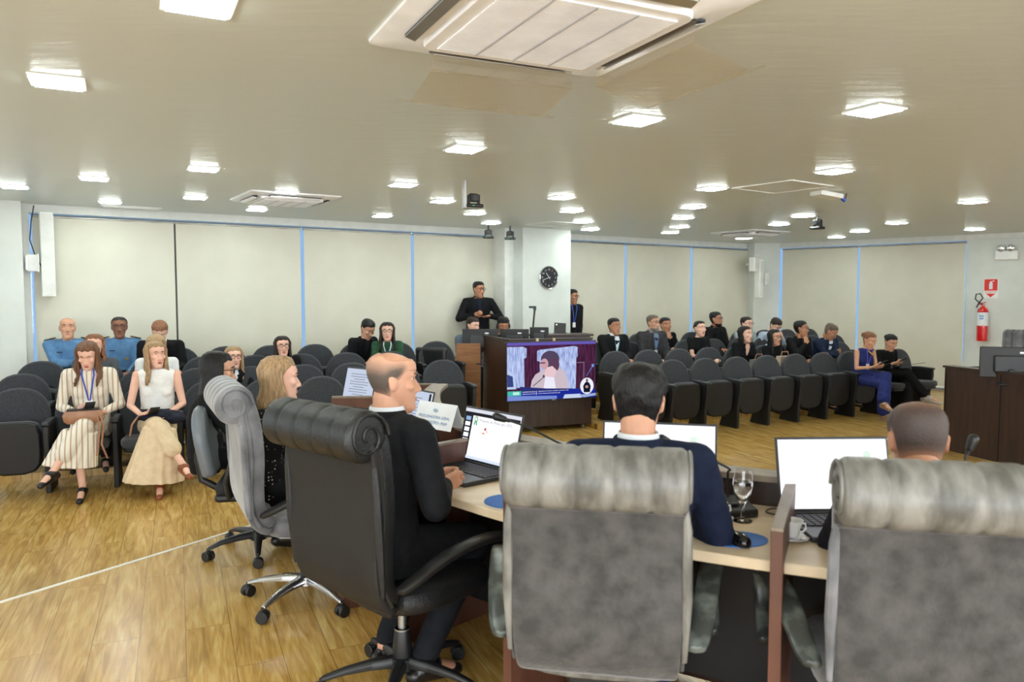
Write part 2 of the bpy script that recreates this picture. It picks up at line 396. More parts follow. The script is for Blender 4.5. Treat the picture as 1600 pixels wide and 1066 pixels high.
def mk_seat(kind, label, ends=True):
    t = thing('auditorium_seat', label, 'seat')
    m = M().prism(arch(0.245, 0.40, 0.60, 0.875), -0.11, -0.05, 'xz'); obj('backrest', tilt(m, R(9), (0, -0.08, 0.4)), m_seatf, t, bevel=0.022, seg=3)
    m = M().prism(arch(0.235, 0.36, 0.58, 0.85), -0.135, -0.112, 'xz'); obj('back_shell', tilt(m, R(9), (0, -0.1, 0.4)), m_seatp, t, bevel=0.008)
    rot = R(-83) if kind == 'up' else R(-4)
    pv = (0, -0.02, 0.40)
    # seat pan outline (top view when down), pivots at the back
    pan = [(-0.20, -0.02), (0.20, -0.02), (0.212, 0.25), (0.19, 0.36), (0.13, 0.405), (0, 0.415), (-0.13, 0.405), (-0.19, 0.36), (-0.212, 0.25)]
    if kind == 'up':
        out = [(-0.20, 0.205), (0.20, 0.205), (0.215, 0.34), (0.212, 0.52), (0.185, 0.595), (0.12, 0.615), (-0.12, 0.615), (-0.185, 0.595), (-0.212, 0.52), (-0.215, 0.34)]
        low = [(-0.16, 0.19), (-0.08, 0.165), (0.08, 0.165), (0.16, 0.19)]
        o2 = [(0.205, 0.25)] + out[2:] + [(-0.205, 0.25)] + low
        m = M().prism(o2, 0.045, 0.105, 'xz'); s = obj('seat', tilt(m, R(-4), (0, 0.05, 0.2)), m_seatf, t, bevel=0.02, seg=3)
        m = M().prism([(x*0.97, z*0.985+0.004) for x, z in o2], 0.10, 0.15, 'xz'); obj('seat_shell', tilt(m, R(-4), (0, 0.05, 0.2)), m_seatp, t, bevel=0.018, seg=2)
    else:
        obj('seat', tilt(M().prism(pan, 0.355, 0.43), R(2), pv), m_seatf, t, bevel=0.024, seg=3)
        obj('seat_shell', tilt(M().prism([(x*0.95, y*0.95) for x, y in pan], 0.32, 0.358), R(2), pv), m_seatp, t, bevel=0.012)
    for s in ((1, -1) if ends else (1,)):
        x = s*SP/2
        pr = [(-0.13, 0.0), (0.19, 0.0), (0.20, 0.25), (0.245, 0.50), (0.24, 0.575), (-0.12, 0.575), (-0.15, 0.40), (-0.06, 0.2)]
        w = 0.021
        obj('side_panel', M().prism(pr, x-w, x+w, 'yz'), m_seatp, t, bevel=0.006)
        obj('armrest', M().prism([(-0.13, 0.575), (0.24, 0.575), (0.262, 0.59), (0.25, 0.612), (0.0, 0.618), (-0.13, 0.605)], x-0.029, x+0.029, 'yz'), m_pad, t, bevel=0.01, seg=3)
    return t
protos = {}
def seat(kind, ends, loc, rz, label):
    k = (kind, ends); g = 'tip-up auditorium seats'
    if k not in protos:
        t = mk_seat(kind, label, ends); t.location = loc; t.rotation_euler = (0, 0, rz); t['group'] = g
        protos[k] = (t, [(c, []) for c in kids(t)]); return t
    return dup(protos[k][0], loc, rz, label, g, protos[k][1])
ORD = ['leftmost', 'second from the left', 'third from the left', 'fourth from the left', 'fifth from the left', 'sixth from the left', 'seventh from the left', 'eighth from the left', 'ninth from the left', 'tenth from the left', 'eleventh from the left']
Pa = U(75, 773, FZ)
TIER = 0.065
rowsL = [(0.0, 0.0, 6, 0), (0.66, -0.2, 9, 1), (1.30, -0.1, 8, 2), (1.93, 0.35, 9, 3)]
RNAME = ['front row', 'second row', 'third row', 'back row']
Pr0 = (U(1106, 676, FZ) + U(1157, 671, FZ)) / 2
rowsR = [(0.0, -2, 10, 0), (0.78, -1.62, 9, 1), (1.5, -1.25, 10, 2), (2.22, 0.1, 9, 3)]
occ = {('L', 0): {1, 2}, ('L', 1): {1, 2, 3}, ('L', 2): {5}, ('L', 3): {0, 1, 2, 7, 8},
       ('R', 0): {8, 9}, ('R', 1): {5, 6, 7, 8}, ('R', 2): {0, 1, 3}, ('R', 3): {0, 2, 3, 4}}
SEATPOS = {}
def rows(side, rows_, base, D, N, fwd=0.24):
    for off, k0, n, ti in rows_:
        z = FZ + ti*TIER
        for i in range(n):
            p = base + D*((k0+i)*SP) + N*(fwd+off)
            kind = 'down' if i in occ[(side, ti)] else 'up'
            st = 'occupied' if kind == 'down' else 'empty'
            SEATPOS[(side, ti, i)] = V((p.x, p.y, z))
            seat(kind, i == n-1, (p.x, p.y, z), yaw_of(-N), '%s charcoal auditorium seat, %s in the %s, %s block' % (st, ORD[i], RNAME[ti], 'left' if side == 'L' else 'right'))
rows('L', rowsL, Pa - LD*(0.5*SP) , LD, LN)
rows('R', rowsR, Pr0, RDd, RN)
# tiers under rows 2-4
def tier(side, base, D, N, a, b, offs, back, nm):
    for j, of in enumerate(offs):
        p0, p1 = base + D*a + N*of, base + D*b + N*of
        p2, p3 = base + D*b + N*back, base + D*a + N*back
        struct('floor_tier_%s' % nm, M().prism([(q.x, q.y) for q in (p0, p1, p2, p3)], FZ if j == 0 else FZ+TIER*j, FZ+TIER*(j+1)), m_floor, smooth=False)
tier('L', Pa, LD, LN, -1.25, 4.35, (0.62, 1.26, 1.89), 2.24, 'left')
tier('R', Pr0, RDd, RN, -1.35, 4.6, (0.72, 1.44, 2.15), 3.4, 'right')

# ------------------------------------------------------------------ ceiling fittings
m_lamp = emis('downlight_glow', (244, 255, 250), LAMP_E)
def mk_light(label):
    t = thing('ceiling_downlight', label, 'ceiling light')
    s = 0.096
    fr = M()
    for a, b, w, h in ((0, s+0.009, 2*s+0.036, 0.018), (0, -s-0.009, 2*s+0.036, 0.018), (s+0.009, 0, 0.018, 2*s), (-s-0.009, 0, 0.018, 2*s)): fr.box((a, b, -0.004), (w, h, 0.008))
    obj('frame', fr, m_white, t, smooth=False)
    obj('diffuser', M().box((0, 0, -0.008), (2*s, 2*s, 0.012)), m_lamp, t, smooth=False)
    return t
LP = [(310, 3), (90, 127), (1366, 172), (995, 187), (726, 232), (1303, 267), (318, 263), (147, 278), (630, 288), (1112, 294), (22, 291), (877, 308), (1520, 315), (446, 300), (305, 308), (172, 315),
      (691, 314), (893, 329), (1083, 323), (401, 327), (742, 333), (911, 346), (1067, 340), (597, 337), (767, 348), (922, 358), (1062, 354), (1047, 363), (1217, 350), (1255, 337), (1401, 348), (1343, 361), (1523, 358), (1307, 370), (1195, 364), (1162, 372)]
lt = None; LROT = R(27)
pos = [U(x, y, CEIL) for x, y in LP]
names = ['nearest the top edge, left of the air conditioner', 'large one at the left, second from the top edge', 'large one at the right side', 'right below the right air deflector', 'left of centre, below the left air deflector',
 'right side, above the white ceiling access point', 'left side, above the second ceiling air unit', 'left side, beside the left wall lamp group', 'centre left, left of the ceiling camera', 'next to the square ceiling hatch', 'at the far left edge',
 'above the clock column, nearest of its file', 'at the right edge of the ceiling', 'touching the second air unit', 'small one left of the second air unit', 'small one by the narrow vent at left', 'just left of the bracket camera', 'second nearest above the clock column', 'second in the file left of the hatch',
 'just below the second air unit', 'just below the bracket camera', 'third nearest above the clock column', 'third in the file left of the hatch', 'small one right of the second air unit', 'above the pair of wall cameras', 'farthest of the file by the clock column',
 'fourth in the file towards the corner', 'farthest in the file over the far seats', 'beside the far air unit', 'left of the hanging dome camera', 'right of the hanging dome camera', 'small one between dome camera and right wall', 'near the emergency lamp wall', 'smallest one by the right blinds', 'at the right end of the far air unit', 'at the left end of the far air unit']
extra = [(-3.6, 0.6), (-1.4, 0.3), (0.9, 0.2), (3.0, 0.9), (-2.6, -1.3), (-0.3, -1.5), (2.0, -1.3), (4.6, -0.6), (4.9, 2.4), (7.2, 1.0), (7.2, 4.4), (-4.8, 2.6), (9.4, 3.2), (8.8, 7.2), (-4.9, -0.6)]
for i, p in enumerate(pos + [V((a, b, CEIL)) for a, b in extra]):
    lab = 'square glowing ceiling downlight, ' + (names[i] if i < len(names) else 'in the part of the ceiling behind and beside the camera')
    if lt is None: lt = mk_light(lab); lt.location = p; lt.rotation_euler = (0, 0, LROT); lt['group'] = 'square ceiling downlights'; lkd = [(c, []) for c in kids(lt)]
    else: dup(lt, p, LROT, lab, 'square ceiling downlights', lkd)

m_acw = pm('air_unit_plastic', (238, 238, 240), 0.35)
m_acl = pm('deflector_acrylic', (235, 235, 232), 0.08, trans=0.0)
def acrylic():
    m = bpy.data.materials.new('clear_acrylic'); m.use_nodes = True; n, l = m.node_tree.nodes, m.node_tree.links
    n.remove(n['Principled BSDF']); t = n.new('ShaderNodeBsdfTransparent'); t.inputs[0].default_value = (0.975, 0.965, 0.95, 1)
    g = n.new('ShaderNodeBsdfGlossy'); g.inputs['Roughness'].default_value = 0.05; d = n.new('ShaderNodeBsdfTranslucent'); d.inputs[0].default_value = rgb((235, 210, 175))
    mx = n.new('ShaderNodeMixShader'); mx.inputs[0].default_value = 0.07; m2 = n.new('ShaderNodeMixShader')
    m2.inputs[0].default_value = 0.06; l.new(t.outputs[0], m2.inputs[1]); l.new(d.outputs[0], m2.inputs[2])
    l.new(m2.outputs[0], mx.inputs[1]); l.new(g.outputs[0], mx.inputs[2])
    l.new(mx.outputs[0], n['Material Output'].inputs[0]); return m
m_acr = acrylic()
def rsq(h, r, z, n=6):
    out = []
    for cx, cy, a0 in ((h-r, h-r, 0), (-h+r, h-r, PI/2), (-h+r, -h+r, PI), (h-r, -h+r, 1.5*PI)):
        for k in range(n+1): a = a0 + PI/2*k/n; out.append(V((cx + r*math.cos(a), cy + r*math.sin(a), z)))
    return out
def air_unit(c, rot, label, H=0.475, deflect=False):
    t = thing('ceiling_air_conditioner', label, 'air conditioner', c, rot)
    obj('casing', M().loft([rsq(H, 0.03, 0.0), rsq(H, 0.03, -0.012), rsq(H-0.02, 0.05, -0.022), rsq(H-0.10, 0.07, -0.026), rsq(H-0.115, 0.07, -0.034)]), m_acw, t)
    g = M().loft([rsq(H*0.70, 0.06, -0.034), rsq(H*0.70, 0.06, -0.05), rsq(H*0.69, 0.055, -0.056)]); obj('centre_panel', g, m_acw, t)
    gr = M(); h = H*0.60
    n = 46
    for i in range(n): gr.box((0, -h + 2*h*(i+0.5)/n, -0.060), (2*h, 2*h/n*0.62, 0.006))
    obj('grille', gr, m_acw, t, smooth=False)
    rb = M()
    for x in (-h*0.5, 0, h*0.5): rb.box((x, 0, -0.0635), (0.008, 2*h, 0.004))
    obj('grille_rib', rb, pm('grille_shade_grey', (190, 190, 198), 0.5), t, smooth=False)
    for k in range(4):
        a = k*PI/2; mt = Matrix.Rotation(a, 4, 'Z')
        sl = M().box((0, H*0.80, -0.0335), (H*1.15, 0.055, 0.012)); bmesh.ops.transform(sl.b, matrix=mt, verts=sl.b.verts[:])
        obj('air_slot', sl, m_dkgrey, t, bevel=0.01)
        vn = M().box((0, H*0.815, -0.045), (H*1.12, 0.042, 0.006), rx=R(22 if not deflect else 16)); bmesh.ops.transform(vn.b, matrix=mt, verts=vn.b.verts[:])
        obj('air_vane', vn, m_alu if deflect else m_acw, t, bevel=0.002)
    return t
a0 = U(570, 70, CEIL-0.02); a1 = U(1205, 0, CEIL-0.02); ab = U(945, 130, CEIL-0.02)
acc = (a0 + a1)/2; e1 = ((ab-a0).normalized() + (V((-(a1-ab).y, (a1-ab).x, 0)).normalized())).normalized()
acrot = math.atan2(e1.y, e1.x)
air_unit(V((acc.x, acc.y, CEIL)), acrot, 'large white ceiling cassette air conditioner with clear deflectors, nearest the camera', H=(a1-a0).length/2/math.sqrt(2), deflect=True)
ACH = (a1-a0).length/2/math.sqrt(2)
for sd, lab in ((-PI/2, 'clear acrylic air deflector hanging on the front left side of the air conditioner'), (0, 'clear acrylic air deflector hanging on the right side of the big air conditioner')):
    # local frame: x along edge, y outward
    rz = acrot if sd else acrot - PI/2
    t = thing('air_deflector', lab, 'deflector', (acc.x, acc.y, CEIL), rz, 'clear air deflectors')
    g = M().box((0, ACH*0.74, -0.085), (0.62, 0.004, 0.075)); obj('upright_sheet', g, m_acr, t, smooth=False)
    g = M().box((0, ACH*0.74+0.125, -0.150), (0.62, 0.27, 0.004), rx=R(-14)); obj('sloping_sheet', g, m_acr, t, smooth=False)
    g = M().box((0, ACH*0.74+0.262, -0.178), (0.74, 0.010, 0.006)); g.box((0, ACH*0.74, -0.048), (0.62, 0.02, 0.006)); obj('edge_strip', g, m_acr, t, smooth=False)
c = U(445, 309, CEIL); air_unit(c, LROT+0.1, 'small looking ceiling air conditioner at the left, between two downlights', 0.45)
c = U(1172, 363, CEIL); air_unit(c, LROT+0.1, 'ceiling air conditioner far right over the rear seats', 0.45)
# ceiling access hatch frames and vents
def hatch(px, py, L, label):
    c = U(px, py, CEIL); t = M()
    for a, b, w, h in ((0, L, 2*L, 0.03), (0, -L, 2*L, 0.03), (L, 0, 0.03, 2*L), (-L, 0, 0.03, 2*L)): t.box((a, b, -0.004), (w, h, 0.008))
    o = thing('ceiling_hatch', label, 'hatch', c, LROT+0.15)
    obj('frame', t, m_white, o, smooth=False); obj('panel', M().box((0, 0, -0.002), (2*L-0.02, 2*L-0.02, 0.004)), m_ceil, o, smooth=False)
hatch(1222, 292, 0.31, 'square ceiling hatch with pale frame left of the white access point')
hatch(868, 350, 0.3, 'thin framed ceiling hatch above the clock column')
c = U(205, 323, CEIL); t = thing('ceiling_vent', 'narrow white ceiling vent beside the small left downlight', 'vent', c, math.atan2(dB.y, dB.x))
obj('frame', M().box((0, 0, -0.006), (0.62, 0.14, 0.012)), m_white, t, bevel=0.003)
g = M()
for i in range(5): g.box((0, -0.045+0.0225*i, -0.015), (0.56, 0.012, 0.006), rx=R(25))
obj('louvre', g, m_white, t, smooth=False)

# cameras hanging from the ceiling
def ptz(loc, rz, label, pole=0.16, bracket=True):
    t = thing('conference_camera', label, 'camera', loc, rz, 'ceiling conference cameras')
    if bracket: obj('bracket', M().box((0.085, 0.0, pole/2+0.0), (0.02, 0.07, pole)).box((0.02, 0, 0.0), (0.15, 0.12, 0.006)), m_alu, t, bevel=0.002)
    else: obj('pole', M().cyl((0, 0, 0.1), (0, 0, pole), 0.012), m_dkgrey, t)
    obj('base', M().box((0, 0, 0.02), (0.15, 0.13, 0.034)), m_black, t, bevel=0.012)
    obj('yoke', M().box((-0.045, 0, 0.075), (0.014, 0.06, 0.09)).box((0.045, 0, 0.075), (0.014, 0.06, 0.09)), m_black, t, bevel=0.004)
    obj('camera_head', M().box((0, 0.0, 0.095), (0.075, 0.10, 0.075), rx=R(-8)), m_dkgrey, t, bevel=0.02, seg=3)
    obj('lens', M().cyl((0, 0.045, 0.09), (0, 0.066, 0.087), 0.028), m_black, t)
    obj('status_light', M().box((0.02, 0.066, 0.02), (0.012, 0.002, 0.005)), emis('green_led', (60, 230, 150), 2), t, smooth=False)
k = P(740, 326, 6.8); ptz(k, PI+0.35, 'black camera on a flat metal ceiling bracket, left of centre', pole=CEIL-k.z)
k = P(763, 373, 11.2); ptz(k, PI-0.1, 'small black camera, left of the pair beside the clock column', pole=CEIL-k.z, bracket=False)
k = P(797, 375, 11.3); ptz(k, PI-0.2, 'small black camera, right of the pair beside the clock column', pole=CEIL-k.z, bracket=False)
k = P(1277, 359, 9.8); ptz(k, PI-0.9, 'black camera hanging from the ceiling on the right', pole=CEIL-k.z, bracket=False)
# white access point with blue plug
c = U(1292, 300, CEIL); t = thing('ceiling_access_point', 'flat white box on the ceiling with a blue cable plug', 'network device', c, R(20))
obj('casing', M().box((0, 0, -0.03), (0.27, 0.16, 0.045), ry=R(6)), m_white, t, bevel=0.006)
obj('cable', M().tube([(0.12, 0.0, -0.03), (0.19, 0.02, -0.05), (0.22, 0.01, -0.07), (0.26, 0.03, -0.04), (0.27, 0.03, 0)], 0.005), m_dkgrey, t)
obj('plug', M().box((0.17, -0.02, -0.055), (0.09, 0.03, 0.03), ry=R(35)), pm('blue_plug', (38, 78, 170), 0.4), t, bevel=0.004)

# things on walls
def wall_thing(name, label, cat, px, py, A, B, nrm, off=0.0):
    q = on_line(px, A + nrm*off, B + nrm*off); z = P(px, py, q.y).z
    return thing(name, label, cat, (q.x, q.y, z), yaw_of((nrm.x, nrm.y)))        # local +Y into the room, +X to the viewer's left
# clock
t = wall_thing('wall_clock', 'round black wall clock with white numerals on the white column', 'clock', 856, 434, BA, BB, nB, 0.62)
rr = 0.178
g = M(); prof = [(rr-0.012, 0.0), (rr, 0.006), (rr, 0.03), (rr-0.008, 0.038), (rr-0.018, 0.03), (rr-0.02, 0.02), (rr-0.02, 0.0)]
def lathe_y(prof, seg=40):
    g = M().lathe(prof, seg=seg, closed=True); bmesh.ops.transform(g.b, matrix=Matrix.Rotation(-PI/2, 4, 'X'), verts=g.b.verts[:]); return g
obj('rim', lathe_y(prof), pm('chrome_rim', (200, 200, 205), 0.15, metal=1), t)
obj('dial', M().cyl((0, 0.0, 0), (0, 0.022, 0), rr-0.019, seg=40), pm('black_dial', (30, 31, 34), 0.3), t)
m_wnum = pm('white_numeral', (225, 228, 232), 0.5)
for hnum in range(1, 13):
    a = hnum*PI/6
    obj('numeral', text_mesh(str(hnum), 0.040), m_wnum, t, loc=(-math.sin(a)*rr*0.70, 0.0235, math.cos(a)*rr*0.70), rot=(PI/2, 0, PI), smooth=False)
def hand_tip(a, L): return V((-math.sin(R(a))*L, 0, math.cos(R(a))*L))
obj('minute_hand', M().tube([hand_tip(252, -0.03), hand_tip(252, 0.135)], 0.0032, 6), m_wnum, t, loc=(0, 0.027, 0), smooth=False)
obj('hour_hand', M().tube([hand_tip(321, -0.025), hand_tip(321, 0.09)], 0.0042, 6), m_wnum, t, loc=(0, 0.030, 0), smooth=False)
# column speaker on left
t = wall_thing('column_speaker', 'tall narrow white wall speaker at the far left of the blinds', 'speaker', 79, 398, BA, BB, nB, 0.16)
obj('cabinet', M().box((0, 0, 0), (0.13, 0.16, 0.92)), m_white, t, bevel=0.008)
obj('grille', M().box((0, 0.082, 0), (0.11, 0.006, 0.88)), m_head, t, bevel=0.002)
t = wall_thing('wall_fixture', 'small white bracket box beside the column speaker at far left', 'fixture', 56, 411, BA, BB, nB, 0.2)
obj('bracket', M().box((0, 0, 0), (0.11, 0.05, 0.18)).box((-0.05, 0.05, 0), (0.01, 0.1, 0.2)).box((0.06, 0.03, 0.0), (0.02, 0.08, 0.16)), m_white, t, bevel=0.004)
obj('cable', M().tube([(-0.08, 0, -0.04), (-0.02, 0.0, 0.1), (0.02, 0, 0.25), (0.0, 0, 0.45), (-0.03, 0, 0.62)], 0.006), m_black, t)
# right pillar fixtures
for px, py, w, h, lab in ((1176, 413, 0.16, 0.28, 'rounded white speaker on the far corner pillar, left one'), (1184, 436, 0.13, 0.75, 'slim tall white speaker on the corner pillar'), (1193, 436, 0.10, 0.24, 'small pale box on the corner pillar, right of the slim speaker')):
    q = qm + (V((q.x, q.y)) - qm)*((1196-px)/20.0*0.9) if False else on_line(px, BA + nB*0.45, BB + nB*0.45)
    z = P(px, py, q.y).z
    t = thing('pillar_speaker', lab, 'speaker', (q.x, q.y, z), yaw_of((nB.x, nB.y)), 'boxes on the corner pillar')
    obj('cabinet', M().box((0, 0, 0), (w, 0.14, h)), m_white, t, bevel=0.02, seg=3); obj('front_cloth', M().box((0, 0.072, 0), (w*0.8, 0.006, h*0.9)), m_head, t, bevel=0.002)
    obj('mount', M().box((0, -0.12, 0), (0.03, 0.12, 0.05)), m_head, t)
# emergency light
t = wall_thing('emergency_light', 'white twin-lamp emergency light high on the right wall', 'emergency light', 1567, 399, BB, RE, nR, 0.04)
obj('housing', M().box((0, 0, 0), (0.33, 0.08, 0.15)), m_white, t, bevel=0.02, seg=3)
for s in (-1, 1):
    l = obj('lamp_head', M().cyl((s*0.07, 0.0, 0.12), (s*0.07, 0.06, 0.115), 0.045, 0.06), m_alu, t); obj('lamp_glass', M().ell((s*0.07, 0.062, 0.115), (0.052, 0.015, 0.052)), pm('lamp_silver', (215, 215, 215), 0.1, metal=0.8), l)
# sign
t = wall_thing('extinguisher_sign', 'red fire extinguisher sign with white symbol and arrow on the right wall', 'sign', 1545, 451, BB, RE, nR, 0.004)
obj('board', M().box((0, 0, 0), (0.21, 0.004, 0.32)), m_white, t, smooth=False)
m_red = pm('sign_red', (214, 42, 36), 0.45)
obj('red_field', M().box((0, 0.003, 0.06), (0.19, 0.003, 0.19)), m_red, t, smooth=False)
g = M().box((0, 0.0055, 0.04), (0.05, 0.002, 0.10)).box((0, 0.0055, 0.105), (0.028, 0.002, 0.03)).box((-0.025, 0.0055, 0.12), (0.05, 0.002, 0.012), ry=R(20)); g.ell((0, 0.0055, 0.088), (0.025, 0.001, 0.014))
obj('extinguisher_symbol', g, m_wnum, t, smooth=False)
obj('arrow', M().prism([(-0.07, -0.085), (0.07, -0.085), (0.045, -0.105), (0, -0.145), (-0.045, -0.105)], 0.0025, 0.0045, 'xz'), m_red, t, smooth=False)
obj('lettering', text_mesh('EXTINTOR', 0.034), m_red, t, loc=(0, 0.0045, -0.062), rot=(PI/2, 0, PI), smooth=False)
# extinguisher
t = wall_thing('fire_extinguisher', 'red fire extinguisher hanging on the right wall below its sign', 'fire extinguisher', 1534, 507, BB, RE, nR, 0.10)
m_er = pm('extinguisher_red', (206, 24, 26), 0.25, coat=0.5)
obj('cylinder', M().lathe([(0.05, -0.28), (0.078, -0.275), (0.082, -0.25), (0.082, 0.20), (0.07, 0.25), (0.035, 0.285), (0.026, 0.30)]), m_er, t)
obj('valve', M().cyl((0, 0, 0.29), (0, 0, 0.345), 0.02).box((0.02, 0, 0.35), (0.12, 0.02, 0.015), ry=R(18)).box((0.03, 0, 0.325), (0.10, 0.02, 0.012), ry=R(-8)), m_er, t)
obj('hose', M().tube([(0.0, 0.02, 0.33), (0.06, 0.03, 0.37), (0.11, 0.03, 0.42), (0.10, 0.03, 0.5), (0.04, 0.03, 0.51), (0.0, 0.03, 0.44), (0.06, 0.03, 0.35), (0.09, 0.03, 0.28)], 0.011), m_black, t)
obj('label_sheet', M().lathe([(0.083, -0.02), (0.0835, -0.02), (0.0835, 0.20), (0.083, 0.20)], seg=24, closed=True), m_wnum, t)
g = [f for f in []]
obj('label_text', M().box((0, 0.084, 0.14), (0.07, 0.002, 0.02)).box((0, 0.084, 0.10), (0.06, 0.002, 0.03)), pm('label_blue', (90, 140, 200), 0.5), t, smooth=False)
obj('wall_bracket', M().box((0, -0.09, 0.2), (0.05, 0.02, 0.1)), m_alu, t)
# ------------------------------------------------------------------ foreground chairs
m_bleath = pm('black_leather', (20, 21, 23), 0.42, col2=(28, 29, 31), scale=14, bump=0.25, bscale=120)
m_bleath2 = pm('dull_black_leatherette', (20, 18, 17), 0.7, col2=(27, 25, 23), scale=8, bump=0.2, bscale=200)
m_gvel = pm('grey_velvet', (74, 75, 79), 0.75, col2=(122, 122, 126), scale=7, bump=0.5, bscale=9, sheen=0.5, detail=8, bdist=0.02)
m_gback = pm('worn_grey_suede', (46, 45, 45), 0.8, col2=(76, 73, 72), scale=16, bump=0.3, bscale=60, sheen=0.3, detail=10)
m_groll = pm('worn_greenish_grey_leather', (84, 83, 79), 0.42, col2=(132, 130, 125), scale=9, stretch=(2.2, 1, 0.8), bump=0.5, bscale=22, detail=10)
m_wornpad = pm('worn_armrest_leather', (58, 62, 60), 0.33, col2=(120, 128, 122), scale=13, detail=6, contrast=(0.45, 0.7))
m_steel = pm('polished_aluminium_base', (186, 186, 188), 0.22, metal=0.95)
def exec_chair(name_label, origin, f, back_m, roll_m, seat_m, base='plastic', width=0.52, dz=0.0, arm_m=None, roll_r=0.084, marks=False, armw=0.028):
    t = thing('office_armchair', name_label, 'office chair', (origin[0], origin[1], 0), yaw_of(f))
    w = width/2
    # backrest slab
    path = [(-0.17, 0.455), (-0.245, 0.475), (-0.278, 0.54), (-0.284, 0.65), (-0.275, 0.78), (-0.285, 0.92), (-0.305, 1.02+dz), (-0.33, 1.055+dz)]
    def slab_(th0, th1, wid, off=0.0):
        rings = []
        for i, (y, z) in enumerate(path):
            a = V(path[min(i+1, len(path)-1)]) - V(path[max(i-1, 0)]); a.normalize(); nn = V((-a.y, a.x))   # points backwards
            th = th0; k = 1.0 - 0.05*math.cos(i/len(path)*PI*1.2)
            c = V((y, z)) + nn*off
            ring = []
            for (sx, st) in ((-1, 0.35), (-0.985, 0.85), (-0.9, 1), (0, 1.0), (0.9, 1), (0.985, 0.85), (1, 0.35), (1, -0.35), (0.985, -0.85), (0.9, -1), (0, -1.12), (-0.9, -1), (-0.985, -0.85), (-1, -0.35)):
                p = c + nn*st*th*0.5; ring.append(V((sx*wid*k, p.x, p.y)))
            rings.append(ring)
        return M().loft(rings)
    obj('back_panel', slab_(0.035, 0, w, 0.03), back_m, t, subsurf=2)
    fr = slab_(0.065, 0, w*0.97, -0.02)
    bk = obj('backrest_cushion', fr, seat_m, t, subsurf=2)
    # piping down both sides
    for s in (-1, 1):
        obj('piping', M().tube([(s*w*0.99, y-0.012, z) for y, z in path[1:]], 0.008, 8), back_m, bk)
    # rolled headrest: spiral end profile, channelled across the width
    cy, cz = -0.355, 1.045+dz
    prof = []
    for k in range(22):
        a = R(-62) - k*R(316)/21      # starts at lower rear, goes round the back, over the top, down the front
        prof.append((a, roll_r*(1.0+0.05*math.sin(2*a+0.6))))
    N = 61; rings = []
    chan = 5.0
    for i in range(N):
        u = i/(N-1); x = -w*1.03 + 2*w*1.03*u
        ph = (u*chan) % 1.0; d = min(ph, 1-ph)
        g = 0.085*math.exp(-(d/0.06)**2) if 0.02 < u < 0.98 else 0
        en = 1.0
        if u < 0.02 or u > 0.98: en = 0.90
        ring = []
        for a, r in prof:
            rr_ = r*(1-g)*en
            ring.append(V((x, cy + rr_*math.cos(a)*1.0*(-1) * -1, cz + rr_*math.sin(a)*1.08)))
        rings.append(ring)
    hr = obj('head_roll', M().loft(rings), roll_m, t, subsurf=1)
    # apron of the roll hanging on the back panel
    ap = M(); r0 = []; r1 = []
    for i in range(13):
        u = -1 + i/6.0
        r0.append(V((u*w*1.01, -0.352, cz - roll_r*0.95))); 
    ap.tube([(u*w*0.165, -0.335, cz-roll_r*1.02 - 0.004) for u in (-6.1, -3, 0, 3, 6.1)], 0.012, 8)
    obj('roll_seam', ap, back_m, hr)
    for s in (-1, 1):
        sp = []
        for k in range(26):
            a = k*0.42; r = roll_r*(0.98 - k/26*0.86); sp.append((s*(w*1.03+0.001), cy + r*math.cos(a), cz + r*math.sin(a)*1.05))
        obj('roll_end_spiral', M().tube(sp, 0.006, 6), roll_m, hr)
    # two long pull folds on the sides
    for s in (-1, 1):
        obj('side_fold', M().tube([(s*(w*0.99), -0.33, cz-0.05), (s*(w+0.006), -0.325, 0.9), (s*(w+0.008), -0.315, 0.7), (s*(w+0.004), -0.30, 0.52)], [0.006, 0.014, 0.016, 0.008], 8), seat_m, bk)
    obj('seat', M().loft([[V((x*q, y*q+0.04, z)) for x, y in ((-0.24, -0.23), (-0.1, -0.26), (0.1, -0.26), (0.24, -0.23), (0.265, -0.1), (0.265, 0.12), (0.24, 0.23), (0.1, 0.265), (-0.1, 0.265), (-0.24, 0.23), (-0.265, 0.12), (-0.265, -0.1))] for q, z in ((0.9, 0.385), (1.0, 0.40), (1.02, 0.44), (0.98, 0.475), (0.85, 0.488))]), seat_m, t, subsurf=1)
    for s in (-1, 1):
        pth = [(-0.27, 0.53), (-0.20, 0.565), (-0.08, 0.625), (0.06, 0.655), (0.18, 0.655), (0.245, 0.62), (0.25, 0.54), (0.20, 0.46), (0.12, 0.41)]
        rings = []
        for i, (y, z) in enumerate(pth):
            a = V(pth[min(i+1, 8)]) - V(pth[max(i-1, 0)]); a.normalize(); nn = V((-a.y, a.x))
            hw = armw if i < 6 else armw*0.7; th = 0.016
            if i in (2, 3, 4): hw *= 1.15
            rings.append([V((s*(w+0.035+0.085*min(1, i/4))+dx*hw, y+nn.x*dt*th, z+nn.y*dt*th)) for dx, dt in ((-1, -0.6), (-1, 0.6), (-0.6, 1), (0.6, 1), (1, 0.6), (1, -0.6), (0.6, -1), (-0.6, -1))])
        obj('armrest', M().loft(rings), arm_m or m_black, t, subsurf=1)
    obj('mechanism', M().box((0, 0.0, 0.365), (0.20, 0.28, 0.05)), m_black, t, bevel=0.012)
    obj('gas_lift', M().cyl((0, 0, 0.23), (0, 0, 0.35), 0.016).cyl((0, 0, 0.09), (0, 0, 0.24), 0.03), m_black if base != 'plastic' else m_alu, t)
    if base == 'plastic': obj('lift_sleeve', M().lathe([(0.036, 0.10), (0.038, 0.16), (0.03, 0.235), (0.028, 0.24)]), m_black, t)
    star(t, base)
    return t
